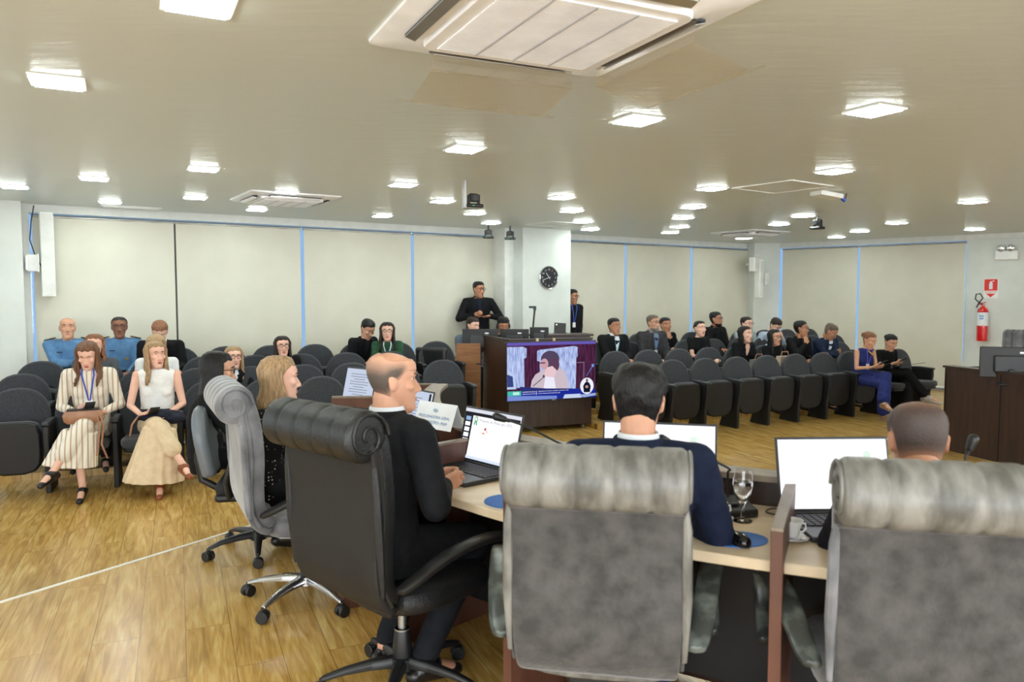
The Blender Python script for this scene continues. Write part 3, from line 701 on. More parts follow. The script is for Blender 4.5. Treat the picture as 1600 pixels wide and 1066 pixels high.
def star(t, base, rad=0.31, rot0=0.35):
    mt_ = m_steel if base == 'steel' else m_black
    g = M()
    g.lathe([(0.045, 0.075), (0.05, 0.08), (0.048, 0.125), (0.035, 0.13)])
    for k in range(5):
        a = rot0 + k*2*PI/5; c, s = math.cos(a), math.sin(a)
        rings = []
        for q, z, ww, hh in ((0.02, 0.108, 0.026, 0.024), (0.12, 0.105, 0.023, 0.02), (0.22, 0.092, 0.018, 0.015), (rad-0.02, 0.075, 0.015, 0.011), (rad, 0.07, 0.012, 0.009)):
            rings.append([V((c*q - s*dx*ww, s*q + c*dx*ww, z + dz*hh)) for dx, dz in ((-1, -0.7), (-1, 0.4), (-0.55, 1), (0.55, 1), (1, 0.4), (1, -0.7))])
        g.loft(rings)
    obj('star_base', g, mt_, t, bevel=0.003)
    for k in range(5):
        a = rot0 + k*2*PI/5; c, s = math.cos(a), math.sin(a); p = V((c*rad, s*rad, 0)); tg = V((-s, c, 0)); b = a + 0.9*k
        d = V((math.cos(b), math.sin(b), 0))
        m = M()
        for q in (-0.017, 0.017): m.cyl(p + d*(q-0.009) + V((0, 0, 0.029)), p + d*(q+0.009) + V((0, 0, 0.029)), 0.029, seg=18)
        m.cyl(p + V((0, 0, 0.03)), p + V((0, 0, 0.075)), 0.009)
        cs = obj('caster', m, m_black, t, bevel=0.003)
        obj('caster_hood', M().ell(p + V((0, 0, 0.04)), (0.027, 0.027, 0.022)), m_black, cs)
def fwd(deg): return V((math.sin(R(deg)), math.cos(R(deg)), 0))
CH = {}
CH['c'] = (V((0.290, 2.42, 0)), fwd(10)); CH['r'] = (V((1.165, 2.22, 0)), fwd(12)); CH['b'] = (V((-0.43, 2.93, 0)), fwd(42)); CH['g'] = (V((-1.04, 3.80, 0)), fwd(63)); CH['s'] = (V((-1.52, 4.52, 0)), fwd(78))
exec_chair('worn grey leather office armchair with rolled headrest in front of the man in navy', CH['c'][0], CH['c'][1], m_gback, m_groll, m_groll, 'plastic', width=0.485, arm_m=m_wornpad, armw=0.034)
cr_ = exec_chair('worn grey office armchair with small tape scrap on its back, nearest at right', CH['r'][0], CH['r'][1], m_gback, m_groll, m_gvel, 'plastic', arm_m=m_wornpad, dz=0.0, armw=0.034)
obj('tape_scrap', M().box((-0.03, -0.329, 0.905), (0.045, 0.003, 0.022), rz=0.0, ry=R(-8), rx=R(-4)), pm('old_tape', (205, 190, 165), 0.6), cr_, smooth=False, label='torn beige tape scrap')
exec_chair('black leather office armchair with rolled headrest holding the balding man', CH['b'][0], CH['b'][1], m_bleath2, m_bleath, m_bleath, 'plastic', dz=0.03, arm_m=m_black)
exec_chair('grey crushed velvet armchair on shiny five-star base under the blonde woman', CH['g'][0], CH['g'][1], m_gvel, m_gvel, m_gvel, 'steel', arm_m=m_black)
# smaller task chair
def task_chair():
    o, f = CH['s']
    t = thing('task_chair', 'small grey leather task chair with round back under the dark haired woman', 'office chair', (o.x, o.y, 0), yaw_of(f))
    out = arch(0.235, 0.50, 0.70, 0.90)
    m = M().prism(out, -0.275, -0.20, 'xz'); obj('backrest', tilt(m, R(10), (0, -0.24, 0.5)), pm('grey_leather', (104, 110, 116), 0.38, bump=0.15, bscale=150), t, bevel=0.03, seg=4)
    obj('back_knob', M().cyl((0.0, -0.33, 0.68), (0.0, -0.26, 0.70), 0.05), m_black, t, bevel=0.01)
    obj('back_bar', M().tube([(0, -0.31, 0.70), (0, -0.33, 0.58), (0, -0.31, 0.45), (0, -0.2, 0.385), (0, 0, 0.38)], 0.022), m_black, t)
    obj('seat', M().box((0, 0.02, 0.44), (0.47, 0.45, 0.08)), pm('black_seat_fabric', (24, 24, 27), 0.8), t, bevel=0.035, seg=4)
    obj('seat_shell', M().box((0, 0.0, 0.385), (0.44, 0.42, 0.05)), m_black, t, bevel=0.02)
    for s in (-1, 1): obj('armrest', M().tube([(s*0.26, -0.12, 0.40), (s*0.30, -0.13, 0.5), (s*0.30, -0.1, 0.62), (s*0.30, 0.1, 0.63), (s*0.30, 0.16, 0.61)], 0.017), m_black, t)
    obj('gas_lift', M().cyl((0, 0, 0.09), (0, 0, 0.37), 0.025), m_black, t); star(t, 'plastic', 0.29, 0.1)
task_chair()

# ------------------------------------------------------------------ horseshoe desk
m_dtop = pm('pale_wood_laminate', (212, 190, 158), 0.35, col2=(226, 207, 178), scale=2.2, stretch=(1, 7, 1), detail=6)
m_dark = pm('dark_wenge_wood', (42, 27, 21), 0.4, col2=(60, 38, 28), scale=3, stretch=(9, 9, 0.8), detail=6)
m_divid = pm('reddish_brown_wood', (84, 50, 38), 0.45, col2=(104, 66, 50), scale=5, stretch=(3, 3, 0.6))
m_ledge = pm('grey_brown_ledge_top', (120, 106, 92), 0.4, col2=(136, 122, 108), scale=6, stretch=(4, 1, 1))
EP = [V(p) for p in ((3.6, 2.35), (3.0, 1.98), (2.4, 1.82), (1.65, 1.92), (0.9, 2.19), (0.45, 2.41), (0.02, 2.70), (-0.28, 3.00), (-0.60, 3.30), (-0.83, 3.68), (-1.00, 4.1), (-1.12, 4.55), (-1.18, 5.0), (-1.2, 5.4), (-1.18, 5.75))]
def smooth_path(P_, n=5):
    out = []
    for i in range(len(P_)-1):
        p0, p1, p2, p3 = P_[max(i-1, 0)], P_[i], P_[i+1], P_[min(i+2, len(P_)-1)]
        for k in range(n):
            t = k/n; out.append(0.5*((2*p1) + (p2-p0)*t + (2*p0-5*p1+4*p2-p3)*t*t + (3*p1-p0-3*p2+p3)*t*t*t))
    out.append(P_[-1]); return out
EQ = smooth_path(EP)
def offs(path, d):
    o = []
    for i, p in enumerate(path):
        a = (path[min(i+1, len(path)-1)] - path[max(i-1, 0)]).normalized(); nn = V((a.y, -a.x))    # towards the pit
        if nn.dot(V((0.6, 3.9)) - p) < 0: nn = -nn
        o.append(p + nn*d)
    return o
def band(d0, d1, z0, z1, a=0, b=None, path=None):
    q = (path or EQ)[a:b]; i, o = offs(q, d0), offs(q, d1)
    rings = [[V((p.x, p.y, z0)), V((p.x, p.y, z1)), V((r.x, r.y, z1)), V((r.x, r.y, z0))] for p, r in zip(i, o)]
    return M().loft(rings)
desk = thing('horseshoe_desk', 'curved pale topped council desk with dark wood panels in the foreground', 'desk', (0, 0, 0))
DW = 0.62
obj('desktop', band(0, DW, 0.715, 0.75), m_dtop, desk, bevel=0.004)
obj('front_panel', band(DW, DW+0.03, 0.02, 0.845), m_dark, desk, smooth=True)
obj('ledge', band(DW-0.035, DW+0.085, 0.845, 0.87), m_ledge, desk, bevel=0.003)
obj('modesty_panel', band(DW-0.16, DW-0.14, 0.12, 0.715), m_seatp, desk)  # near-black colour stands in for the darkness under the desk
def near_idx(px, py, z):
    p = U(px, py, z); p = V((p.x, p.y)); return min(range(len(EQ)), key=lambda i: (EQ[i]-p).length)
def divider(i, h=0.87, out=0.06, w=0.036):
    p = EQ[i]; q = offs(EQ, DW)[i]; d = (q-p).normalized(); a = p - d*out; n_ = V((-d.y, d.x))*w/2
    g = M().prism([(v.x, v.y) for v in (a-n_, a+n_, q+n_, q-n_)], 0.0, h-0.012); dv = obj('divider', g, m_divid, desk, bevel=0.002, smooth=False)
    g = M().prism([(v.x, v.y) for v in (a-n_, a+n_, q+n_, q-n_)], h-0.012, h); obj('divider_top', g, m_ledge, dv, bevel=0.002, smooth=False)
for i in (near_idx(1200, 880, 0.75), near_idx(806, 815, 0.75), 39, 45, 51, 8, 60, 70): divider(i, out=0.06 if i < 36 else 0.0)

# ------------------------------------------------------------------ things on the desk
m_lapb = pm('dark_laptop_body', (40, 42, 46), 0.4)
m_key = pm('black_keycap', (20, 20, 22), 0.5)
m_scr = emis('white_screen', (250, 250, 255), 1.15)
m_txt = pm('x', (0, 0, 0)); m_txt = emis('screen_grey_text', (120, 122, 128), 0.6)
def laptop(hinge, f, label, w=0.40, h=0.255, lean=14, content=None, group=None):
    t = thing('laptop', label, 'laptop', (hinge[0], hinge[1], 0.75), yaw_of(f))
    obj('base', M().box((0, -0.135, 0.011), (w, 0.265, 0.018)), m_lapb, t, bevel=0.005)
    kb = M()
    for r in range(6):
        for c in range(15):
            kb.box((-w*0.44 + c*w*0.88/14, -0.035 - r*0.021, 0.0215), (w*0.88/14*0.82, 0.017, 0.004))
    obj('keyboard', kb, m_key, t, smooth=False)
    obj('touchpad', M().box((0, -0.215, 0.0205), (0.11, 0.065, 0.002)), m_dkgrey, t, smooth=False)
    lm = Matrix.Rotation(R(-lean), 4, 'X')
    def L(g):
        bmesh.ops.transform(g.b, matrix=Matrix.Translation((0, 0, 0.018)) @ lm, verts=g.b.verts[:]); return g
    lid = obj('lid', L(M().box((0, 0.005, h/2), (w, 0.009, h))), m_lapb, t, bevel=0.003)
    obj('display', L(M().box((0, -0.0005, h/2+0.004), (w-0.016, 0.003, h-0.026))), m_scr, lid, smooth=False)
    obj('hinge_bar', M().cyl((-w*0.4, 0, 0.02), (w*0.4, 0, 0.02), 0.006), m_lapb, t)
    if content: content(lid, L, w, h)
    return t
def slide(lid, L, w, h):
    X = lambda u: (u-0.5)*(w-0.016); Z = lambda v: 0.017 + v*(h-0.026)
    def rect(u0, u1, v0, v1, mt, y=-0.0025, nm='slide_area'): obj(nm, L(M().box(((X(u0)+X(u1))/2, y, (Z(v0)+Z(v1))/2), (X(u1)-X(u0), 0.0006, Z(v1)-Z(v0)))), mt, lid, smooth=False)
    rect(0, 1, 0.93, 1.0, emis('screen_topbar', (225, 228, 238), 0.9)); rect(0, 1, 0.865, 0.93, emis('screen_dark', (46, 46, 52), 0.7))
    rect(0, 0.16, 0.06, 0.865, emis('screen_dark', (46, 46, 52), 0.7)); rect(0, 1, 0.0, 0.06, emis('screen_taskbar', (215, 226, 246), 1.0))
    for i in range(7): rect(0.035, 0.125, 0.085+i*0.112, 0.165+i*0.112, emis('slide_thumb_blue', (150, 185, 225), 0.9) if i in (0, 6) else m_scr, -0.0032, 'slide_thumbnail')
    def txt(s, sz, u, v, mt, al='LEFT'):
        me = text_mesh(s, sz, al); o = obj('screen_text', me, mt, lid, smooth=False)
        me.transform(Matrix.Translation((0, 0, 0.018)) @ Matrix.Rotation(R(-14), 4, 'X') @ Matrix.Translation((X(u), -0.0038, Z(v))) @ Matrix.Rotation(PI/2, 4, 'X'))
    txt('Proposta de Metas para 2025', 0.019, 0.29, 0.79, emis('title_grey', (96, 96, 104), 0.8))
    g = M(); g.cyl((0, 0, 0), (0, 0.0004, 0), 0.013, seg=20); g.box((-0.006, 0, -0.018), (0.008, 0.0006, 0.02), ry=R(15)); g.box((0.006, 0, -0.018), (0.008, 0.0006, 0.02), ry=R(-15))
    bmesh.ops.translate(g.b, vec=(X(0.225), -0.0032, Z(0.80)), verts=g.b.verts[:]); obj('green_seal', L(g), emis('seal_green', (70, 180, 110), 0.8), lid, smooth=False)
    g = M().cyl((0, 0, 0), (0, 0.0004, 0), 0.008, seg=16); bmesh.ops.translate(g.b, vec=(X(0.225), -0.0037, Z(0.80)), verts=g.b.verts[:]); obj('seal_centre', L(g), m_scr, lid, smooth=False)
    g = M().box((0, 0, 0.008), (0.014, 0.0006, 0.009), ry=R(-40)).box((0.010, 0, 0.0), (0.02, 0.0006, 0.003), ry=R(40)); bmesh.ops.translate(g.b, vec=(X(0.42), -0.0032, Z(0.60)), verts=g.b.verts[:])
    obj('gavel_picture', L(g), emis('gavel_red', (190, 60, 40), 0.8), lid, smooth=False)
    g = M().box((0, 0, 0), (0.018, 0.0006, 0.007)); bmesh.ops.translate(g.b, vec=(X(0.40), -0.0032, Z(0.545)), verts=g.b.verts[:]); obj('gavel_stand', L(g), emis('gavel_orange', (235, 150, 80), 0.9), lid, smooth=False)
    for k in range(2): rect(0.30, 0.52, 0.46-k*0.035, 0.468-k*0.035, emis('faint_text', (205, 205, 210), 0.9), -0.0032, 'text_line')
def page(lid, L, w, h):
    obj('page_area', L(M().box((0, -0.0022, h/2+0.004), (w-0.016, 0.0004, h-0.026))), emis('page_blue_white', (196, 206, 226), 0.95), lid, smooth=False)
    for k in range(9): obj('text_line', L(M().box((-0.02, -0.0025, h*0.82-k*0.018), (w*0.55*(0.6 if k % 3 == 2 else 1), 0.0006, 0.004))), emis('page_text', (120, 124, 140), 0.9), lid, smooth=False)
    obj('side_bar', L(M().box((w*0.43, -0.0025, h/2), (0.02, 0.0006, h-0.03))), emis('screen_dark', (46, 46, 52), 0.7), lid, smooth=False)
def plain(lid, L, w, h):
    g = M().cyl((0, 0, 0), (0, 0.0004, 0), 0.014, seg=20); g.box((0, 0, -0.018), (0.014, 0.0006, 0.016)); bmesh.ops.translate(g.b, vec=(w*0.30, -0.0032, h*0.76), verts=g.b.verts[:])
    obj('faint_seal', L(g), emis('faint_green', (222, 242, 228), 1.0), lid, smooth=False)
def edge_frame(px, py, d, z=0.75):       # point d inside the desk edge nearest to the pixel
    i = near_idx(px, py, z); q = offs(EQ, d)[i]; f = (offs(EQ, 1.0)[i]-EQ[i]).normalized(); return q, f
A_ = U(714, 720, 0.76); B_ = U(812, 746, 0.76); dv = (B_-A_).normalized(); f1 = V((-dv.y, dv.x, 0)); 
laptop(A_ + dv*0.195, f1, 'open laptop showing a slide with green seal, beside the balding man', content=slide)
A_ = U(941, 762, 0.79); B_ = U(1113, 768, 0.77); c_ = (A_+B_)/2
laptop((0.575, 2.99), fwd(14), 'open laptop with bright white screen, in front of the man in navy', w=0.45, h=0.27, content=plain)
c_ = U(1218, 806, 0.76); f_ = fwd(-2); laptop((c_.x + 0.205, c_.y + 0.0), f_, 'open laptop with blank white screen, in front of the man with cropped hair', w=0.41, h=0.27, content=plain)
laptop((1.98, 2.52), fwd(-10), 'laptop at the right edge of the picture, only its screen top showing', w=0.40)
k = P(556, 640, 5.3); laptop((k.x, k.y+0.05), fwd(40), 'open laptop seen at an angle above the black chair, before the blonde woman', w=0.36, content=page)
k = P(652, 664, 4.15); laptop((k.x-0.06, k.y+0.05), fwd(52), 'laptop with dark sidebar screen, beside the white name card', w=0.36, content=page)
# name card
q = U(685, 668, 0.87); 
t = thing('name_card', 'white folded name card with blue printed text standing on the desk ledge', 'name card', (q.x, q.y, 0.87), R(-42))
obj('card', M().prism([(-0.05, 0), (0, 0.125), (0.05, 0), (0.048, 0), (0, 0.121), (-0.048, 0)], -0.14, 0.14, 'yz'), pm('card_paper', (232, 236, 242), 0.6), t, smooth=False)
def txt3(s, sz, z, parent, mt, tiltx, yoff, x=0):
    me = text_mesh(s, sz); me.transform(Matrix.Translation((x, yoff, z)) @ Matrix.Rotation(PI/2-tiltx, 4, 'X')); return obj('printed_text', me, mt, parent, smooth=False)
m_blue = pm('print_blue', (88, 128, 178), 0.5)
txt3('PROCURADORIA GERAL', 0.021, 0.056, t, m_blue, R(22), -0.0295); txt3('DO MUNIC\u00cdPIO - PGM', 0.021, 0.030, t, m_blue, R(22), -0.040)
obj('crest', M().ell((0, -0.018, 0.088), (0.018, 0.002, 0.010)), pm('crest_blue', (170, 190, 212), 0.5), t)
# gooseneck microphones
def mic(base, pts, label, yaw=0.0):
    t = thing('gooseneck_microphone', label, 'microphone', (base[0], base[1], base[2]), yaw)
    inv = Matrix.Rotation(-yaw, 3, 'Z'); L = [inv @ (V(p) - V(base)) for p in pts]
    obj('base_unit', M().prism([(-0.085, 0), (0.085, 0), (0.085, 0.03), (0.05, 0.052), (-0.085, 0.028)], -0.07, 0.07, 'yz'), m_black, t, bevel=0.006)
    obj('button', M().box((0, -0.04, 0.042), (0.03, 0.02, 0.006)), m_dkgrey, t, bevel=0.002)
    pp = smooth_path([L[0]] + L, 6)[6:]
    obj('gooseneck', M().tube(pp, 0.0042, 8), m_black, t)
    d = (L[-1]-L[-2]).normalized(); h = obj('mic_head', M().cap(L[-1]-d*0.01, L[-1]+d*0.022, 0.013, 0.017), m_black, t); obj('collar', M().cyl(L[-1]-d*0.035, L[-1]-d*0.012, 0.006, 0.009), m_black, h)
b_ = U(1148, 800, 0.752); b_ = V((b_.x-0.02, b_.y, 0.752))
mic(b_, [b_ + V((0, 0.02, 0.05)), b_ + V((-0.005, 0.01, 0.14)), P(1138, 732, 2.72), P(1090, 708, 2.63), P(1040, 689, 2.52)], 'gooseneck microphone bent in front of the white screen of the man in navy', 0.2)
b_ = V((0.40, 3.0, 0.752)) - V((0.12, 0.05, 0)); mic(b_, [b_ + V((0, 0.02, 0.05)), b_ + V((0.0, 0.03, 0.16)), P(870, 691, 2.98), P(825, 668, 2.98), P(784, 654, 2.98)], 'gooseneck microphone crossing the laptop slide, behind the centre chair', 0.3)
b_ = U(694, 712, 0.752); mic(b_, [b_ + V((0, 0, 0.05)), P(686, 690, b_.y), P(680, 672, b_.y-0.02), P(662, 660, b_.y-0.1), P(645, 654, b_.y-0.2)], 'gooseneck microphone beside the chin of the balding man', 0.9)
b_ = V((1.50, 2.50, 0.752)); mic(b_, [b_ + V((0, 0, 0.05)), P(1508, 722, 2.5), P(1512, 708, 2.5), P(1517, 696, 2.5)], 'gooseneck microphone standing right of the man with cropped hair', 0.0)
# goblet
m_gl = pm('clear_glass', (255, 255, 255), 0.0, trans=1.0); m_gl.node_tree.nodes['Principled BSDF'].inputs['IOR'].default_value = 1.45
for l_ in list(m_gl.node_tree.links):
    if l_.to_socket.name == 'Base Color': m_gl.node_tree.links.remove(l_)
m_water = m_gl
q = U(1160, 814, 0.752)
t = thing('water_goblet', 'stemmed water glass half full beside the desk divider', 'glass', (q.x, q.y, 0.752))
obj('glass', M().lathe([(0.0, 0.0), (0.034, 0.0), (0.034, 0.003), (0.008, 0.010), (0.005, 0.03), (0.006, 0.055), (0.018, 0.075), (0.031, 0.10), (0.036, 0.13), (0.034, 0.16), (0.0305, 0.182), (0.0293, 0.182), (0.0325, 0.16), (0.0345, 0.13), (0.0295, 0.102), (0.016, 0.078), (0.0, 0.070)], seg=32, closed=True), m_gl, t)
obj('water', M().lathe([(0.0, 0.0712), (0.0155, 0.079), (0.029, 0.1025), (0.0338, 0.13), (0.0335, 0.142), (0.0, 0.142)], seg=32, closed=True), m_water, t)
# cups
m_china = pm('white_china', (240, 240, 240), 0.15, coat=0.4)
def cup(q, label):
    t = thing('coffee_cup', label, 'cup', (q[0], q[1], 0.757))
    obj('cup', M().lathe([(0.0, 0.003), (0.018, 0.003), (0.021, 0.006), (0.026, 0.03), (0.035, 0.058), (0.0335, 0.058), (0.0245, 0.032), (0.018, 0.008), (0.0, 0.008)], seg=28, closed=True), m_china, t)
    obj('handle', M().tube([(0.027, 0, 0.046), (0.043, 0, 0.045), (0.046, 0, 0.03), (0.036, 0, 0.018), (0.024, 0, 0.018)], 0.0035, 8), m_china, t)
    obj('coffee', M().cyl((0, 0, 0.036), (0, 0, 0.038), 0.026), pm('coffee', (60, 36, 20), 0.1), t)
    s = thing('saucer', label.replace('coffee cup', 'saucer under the coffee cup'), 'saucer', (q[0], q[1], 0.7505))
    obj('dish', M().lathe([(0.0, 0.0), (0.03, 0.0), (0.055, 0.010), (0.0545, 0.012), (0.03, 0.004), (0.0, 0.004)], seg=32, closed=True), m_china, s)
    obj('spoon', M().box((-0.005, -0.038, 0.009), (0.05, 0.006, 0.002), rz=0.2).ell((0.025, -0.034, 0.011), (0.012, 0.008, 0.003)), m_steel, s)
q = U(1237, 842, 0.752); cup(q, 'white coffee cup by the right laptop, right of the divider')
q = U(1121, 812, 0.752); cup((q.x, q.y), 'white coffee cup half hidden by the elbow of the man in navy')
# mouse + mats
m_mat = pm('blue_mousemat', (20, 92, 172), 0.6, col2=(28, 100, 182))
q = U(1146, 842, 0.752)
t = tag(obj('mouse_mat', M().lathe([(0.0, 0.0), (0.11, 0.0), (0.11, 0.003), (0.0, 0.003)], seg=30, closed=True), m_mat, loc=(q.x, q.y, 0.7502)), 'round blue mouse mat left of the divider beside the goblet', 'mouse mat'); t.scale = (1.0, 0.75, 1)
def mouse(q, label):
    t = thing('computer_mouse', label, 'mouse', (q[0], q[1], 0.7535), 0.4)
    obj('shell', M().loft([[V((math.cos(a)*x, math.sin(a)*y, z)) for a in [2*PI*k/16 for k in range(16)]] for x, y, z in ((0.028, 0.048, 0), (0.030, 0.051, 0.008), (0.028, 0.047, 0.022), (0.018, 0.032, 0.033), (0.006, 0.012, 0.036))]), pm('glossy_black', (14, 14, 15), 0.12), t)
    obj('wheel', M().cyl((-0.003, 0.028, 0.028), (0.003, 0.028, 0.028), 0.009), m_dkgrey, t)
mouse(U(1154, 850, 0.752), 'black computer mouse on the blue mat next to the goblet')
q = U(797, 783, 0.752)
t = tag(obj('mouse_mat', M().lathe([(0.0, 0.0), (0.10, 0.0), (0.10, 0.003), (0.0, 0.003)], seg=30, closed=True), m_mat, loc=(q.x, q.y, 0.7502)), 'blue mouse mat partly hidden left of the centre chair headrest', 'mouse mat')
mouse(U(806, 777, 0.752), 'black computer mouse on the mat left of the centre chair')
# loose charger cable by the laptop
q0 = U(1212, 800, 0.757); tag(obj('charger_cable', M().tube(smooth_path([q0 + V(p) for p in ((0.06, 0.02, 0), (0, 0.03, 0.004), (-0.035, 0.0, 0), (0.0, -0.035, 0), (0.08, -0.02, 0.0), (0.15, 0.03, 0))]), 0.0025, 6), m_black), 'thin black cable looping left of the blank screen laptop', 'cable')
# black bag under the desk
q = U(790, 905, 0.0)

# ------------------------------------------------------------------ TV cabinet
m_waln = pm('walnut_panel', (128, 82, 42), 0.45, col2=(158, 106, 60), scale=3, stretch=(1, 1, 9), detail=6)
m_oak = pm('pale_oak_panel', (196, 172, 138), 0.5, col2=(208, 186, 152), scale=3, stretch=(1, 1, 6))
f_l = U(791, 672, FZ+0.05); f_r = U(924, 663, FZ+0.05)
FL = V((f_l.x, f_l.y)); FR = V((f_r.x, f_r.y)); 
dT = V((math.cos(R(20)), math.sin(R(20)))); FL = FR - dT*1.10; nT = V((-dT.y, dT.x))
t = thing('television_cabinet', 'dark wood cabinet carrying the television, right of the operators desk', 'cabinet', (FL.x, FL.y, FZ), math.atan2(dT.y, dT.x))
Hc = P(790, 533, FL.y).z - FZ
obj('front_panel', M().box((0.55, 0.02, 0.06+(Hc-0.06)/2), (1.10, 0.04, Hc-0.06)), m_dark, t, bevel=0.004)
obj('side_panel', M().box((0.02, 0.52, 0.06+(Hc-0.06)/2), (0.04, 0.96, Hc-0.06)), m_dark, t, bevel=0.004)
obj('floor_board', M().box((0.57, 0.30, 0.075), (1.04, 0.5, 0.03)), m_dark, t)
obj('top_rail', M().box((0.55, 0.02, Hc+0.01), (1.12, 0.06, 0.02)).box((0.02, 0.50, Hc+0.01), (0.06, 1.0, 0.02)), m_dark, t, bevel=0.002)
for x, y in ((0.1, 0.06), (1.0, 0.06), (0.1, 0.54), (1.0, 0.54)): obj('caster', M().cyl((x-0.012, y, 0.028), (x+0.012, y, 0.028), 0.027).cyl((x, y, 0.03), (x, y, 0.06), 0.008), m_alu, t)
for x in (0.36, 0.58): obj('tv_bracket', M().box((x, -0.012, Hc-0.01), (0.03, 0.03, 0.07)), m_oak, t, bevel=0.003)
# television
TVW = 1.16; TVH = 0.665
Dv = FL.y + 0.15
ta, tb_ = on_line(791, FL - nT*0.075, FR - nT*0.075), on_line(932, FL - nT*0.075, FR - nT*0.075)
tl, tr = P(791, 535, ta.y), P(932, 531, tb_.y)
bl_ = P(791, 630, ta.y); W3 = (tr-tl); W3.z = 0; dtv = W3.normalized(); TVW = W3.length; TVH = (tl.z-bl_.z)
tvc = (tl+tr)/2
tv = thing('television', 'large flat television on the cabinet showing a woman speaking in session', 'television', (tvc.x, tvc.y, tl.z-TVH), math.atan2(dtv.y, dtv.x))
obj('housing', M().box((0, 0.03, TVH/2), (TVW, 0.05, TVH)), m_black, tv, bevel=0.006)
sw, sh = TVW-0.022, TVH-0.032; zb = 0.022
lay = [0]
def TP(name, poly, col, s=0.9, mt=None):      # poly in 0..1 screen units
    lay[0] += 1; y = 0.0045 - 0.0006*lay[0] - 0.001
    pl = [((u-0.5)*sw, zb + v*sh) for u, v in poly]
    return obj(name, M().prism(pl, y-0.0003, y+0.0003, 'xz'), mt or emis('tv_%d_%d_%d' % col, col, s), tv, smooth=False)
def rect_(a, b, c, d): return [(a, c), (b, c), (b, d), (a, d)]
def ell_(cx, cy, rx, ry, n=20): return [(cx+rx*math.cos(2*PI*k/n), cy+ry*math.sin(2*PI*k/n)) for k in range(n)]
def noise_emis(name, c1, c2, scale, stretch=(1, 1, 1), s=0.95):
    m = emis(name, c1, s); n, l = m.node_tree.nodes, m.node_tree.links
    tc = n.new('ShaderNodeTexCoord'); mp = n.new('ShaderNodeMapping'); mp.inputs['Scale'].default_value = stretch; nz = n.new('ShaderNodeTexNoise'); nz.inputs['Scale'].default_value = scale; nz.inputs['Detail'].default_value = 5
    cr = n.new('ShaderNodeValToRGB'); cr.color_ramp.elements[0].position = 0.35; cr.color_ramp.elements[1].position = 0.65; cr.color_ramp.elements[0].color = rgb(c1); cr.color_ramp.elements[1].color = rgb(c2)
    l.new(tc.outputs['Object'], mp.inputs[0]); l.new(mp.outputs[0], nz.inputs[0]); l.new(nz.outputs['Fac'], cr.inputs[0])
    e = [x for x in n if x.type == 'EMISSION'][0]; l.new(cr.outputs[0], e.inputs[0]); return m
nwall = noise_emis('tv_wood_wall', (54, 22, 42), (86, 44, 78), 9, (5, 1, 0.6)); nch = noise_emis('tv_chair_fabric', (132, 150, 206), (200, 212, 246), 16, (3, 1, 0.5))
TP('screen_picture', rect_(0, 1, 0, 1), (60, 30, 50), mt=nwall)
TP('picture_glow', rect_(0, 1, 0.95, 1), (110, 96, 190), 0.8)
TP('pictured_chair', [(0, 0.22), (0.19, 0.22), (0.185, 0.72), (0.21, 0.74), (0.215, 0.9), (0.17, 0.93), (0, 0.93)], (1, 1, 1), mt=nch)
TP('pictured_chair', [(0.36, 0.1), (0.77, 0.1), (0.775, 0.7), (0.79, 0.74), (0.79, 0.9), (0.75, 0.92), (0.36, 0.87), (0.33, 0.85), (0.33, 0.68), (0.36, 0.66)], (1, 1, 1), mt=nch)
TP('pictured_line', rect_(0.78, 0.87, 0.62, 0.63), (150, 130, 160)); TP('pictured_line', rect_(0.86, 0.865, 0.3, 0.62), (150, 130, 160))
TP('pictured_arm', [(0, 0.2), (0.1, 0.2), (0.08, 0.45), (0.03, 0.52), (0, 0.5)], (190, 205, 240))
TP('pictured_sleeve', [(0, 0.24), (0.07, 0.24), (0.06, 0.42), (0.0, 0.46)], (60, 72, 130))
TP('pictured_person', [(0.25, 0.16), (0.27, 0.34), (0.31, 0.44), (0.40, 0.52), (0.47, 0.58), (0.55, 0.56), (0.63, 0.50), (0.66, 0.40), (0.69, 0.17)], (206, 190, 200))
TP('pictured_hair', ell_(0.475, 0.70, 0.105, 0.15), (84, 70, 96)); TP('pictured_hair', ell_(0.53, 0.60, 0.05, 0.12), (96, 64, 90))
TP('pictured_face', ell_(0.41, 0.62, 0.045, 0.095), (206, 160, 170)); TP('pictured_glasses', rect_(0.36, 0.42, 0.63, 0.65), (60, 50, 80))
TP('pictured_hands', [(0.40, 0.42), (0.44, 0.56), (0.50, 0.58), (0.55, 0.50), (0.52, 0.38), (0.46, 0.34)], (232, 200, 206))
TP('pictured_blouse', [(0.40, 0.18), (0.42, 0.40), (0.52, 0.38), (0.54, 0.18)], (238, 236, 250))
TP('pictured_monitor', [(0.14, 0.12), (0.14, 0.24), (0.44, 0.19), (0.73, 0.17), (0.73, 0.10)], (46, 52, 120))
TP('pictured_microphone', [(0.28, 0.245), (0.285, 0.235), (0.40, 0.38), (0.395, 0.39)], (50, 50, 70)); TP('pictured_microphone', ell_(0.402, 0.405, 0.012, 0.025), (60, 60, 80))
TP('pictured_microphone', [(0.89, 0.38), (0.895, 0.38), (0.955, 0.53), (0.95, 0.54)], (100, 140, 210)); TP('pictured_microphone', ell_(0.965, 0.565, 0.014, 0.03), (110, 160, 230))
TP('lower_third', [(0, 0), (1, 0), (1, 0.14), (0.72, 0.17), (0.60, 0.14), (0, 0.14)], (30, 44, 150)); TP('pictured_table', [(0, 0), (0.55, 0), (0.55, 0.055), (0, 0.085)], (120, 140, 210))
TP('pictured_table', [(0.62, 0), (0.84, 0), (0.82, 0.07), (0.64, 0.07)], (200, 212, 240)); TP('pictured_table', [(0.86, 0.0), (1.0, 0.03), (1.0, 0.07), (0.80, 0.05)], (160, 176, 220))
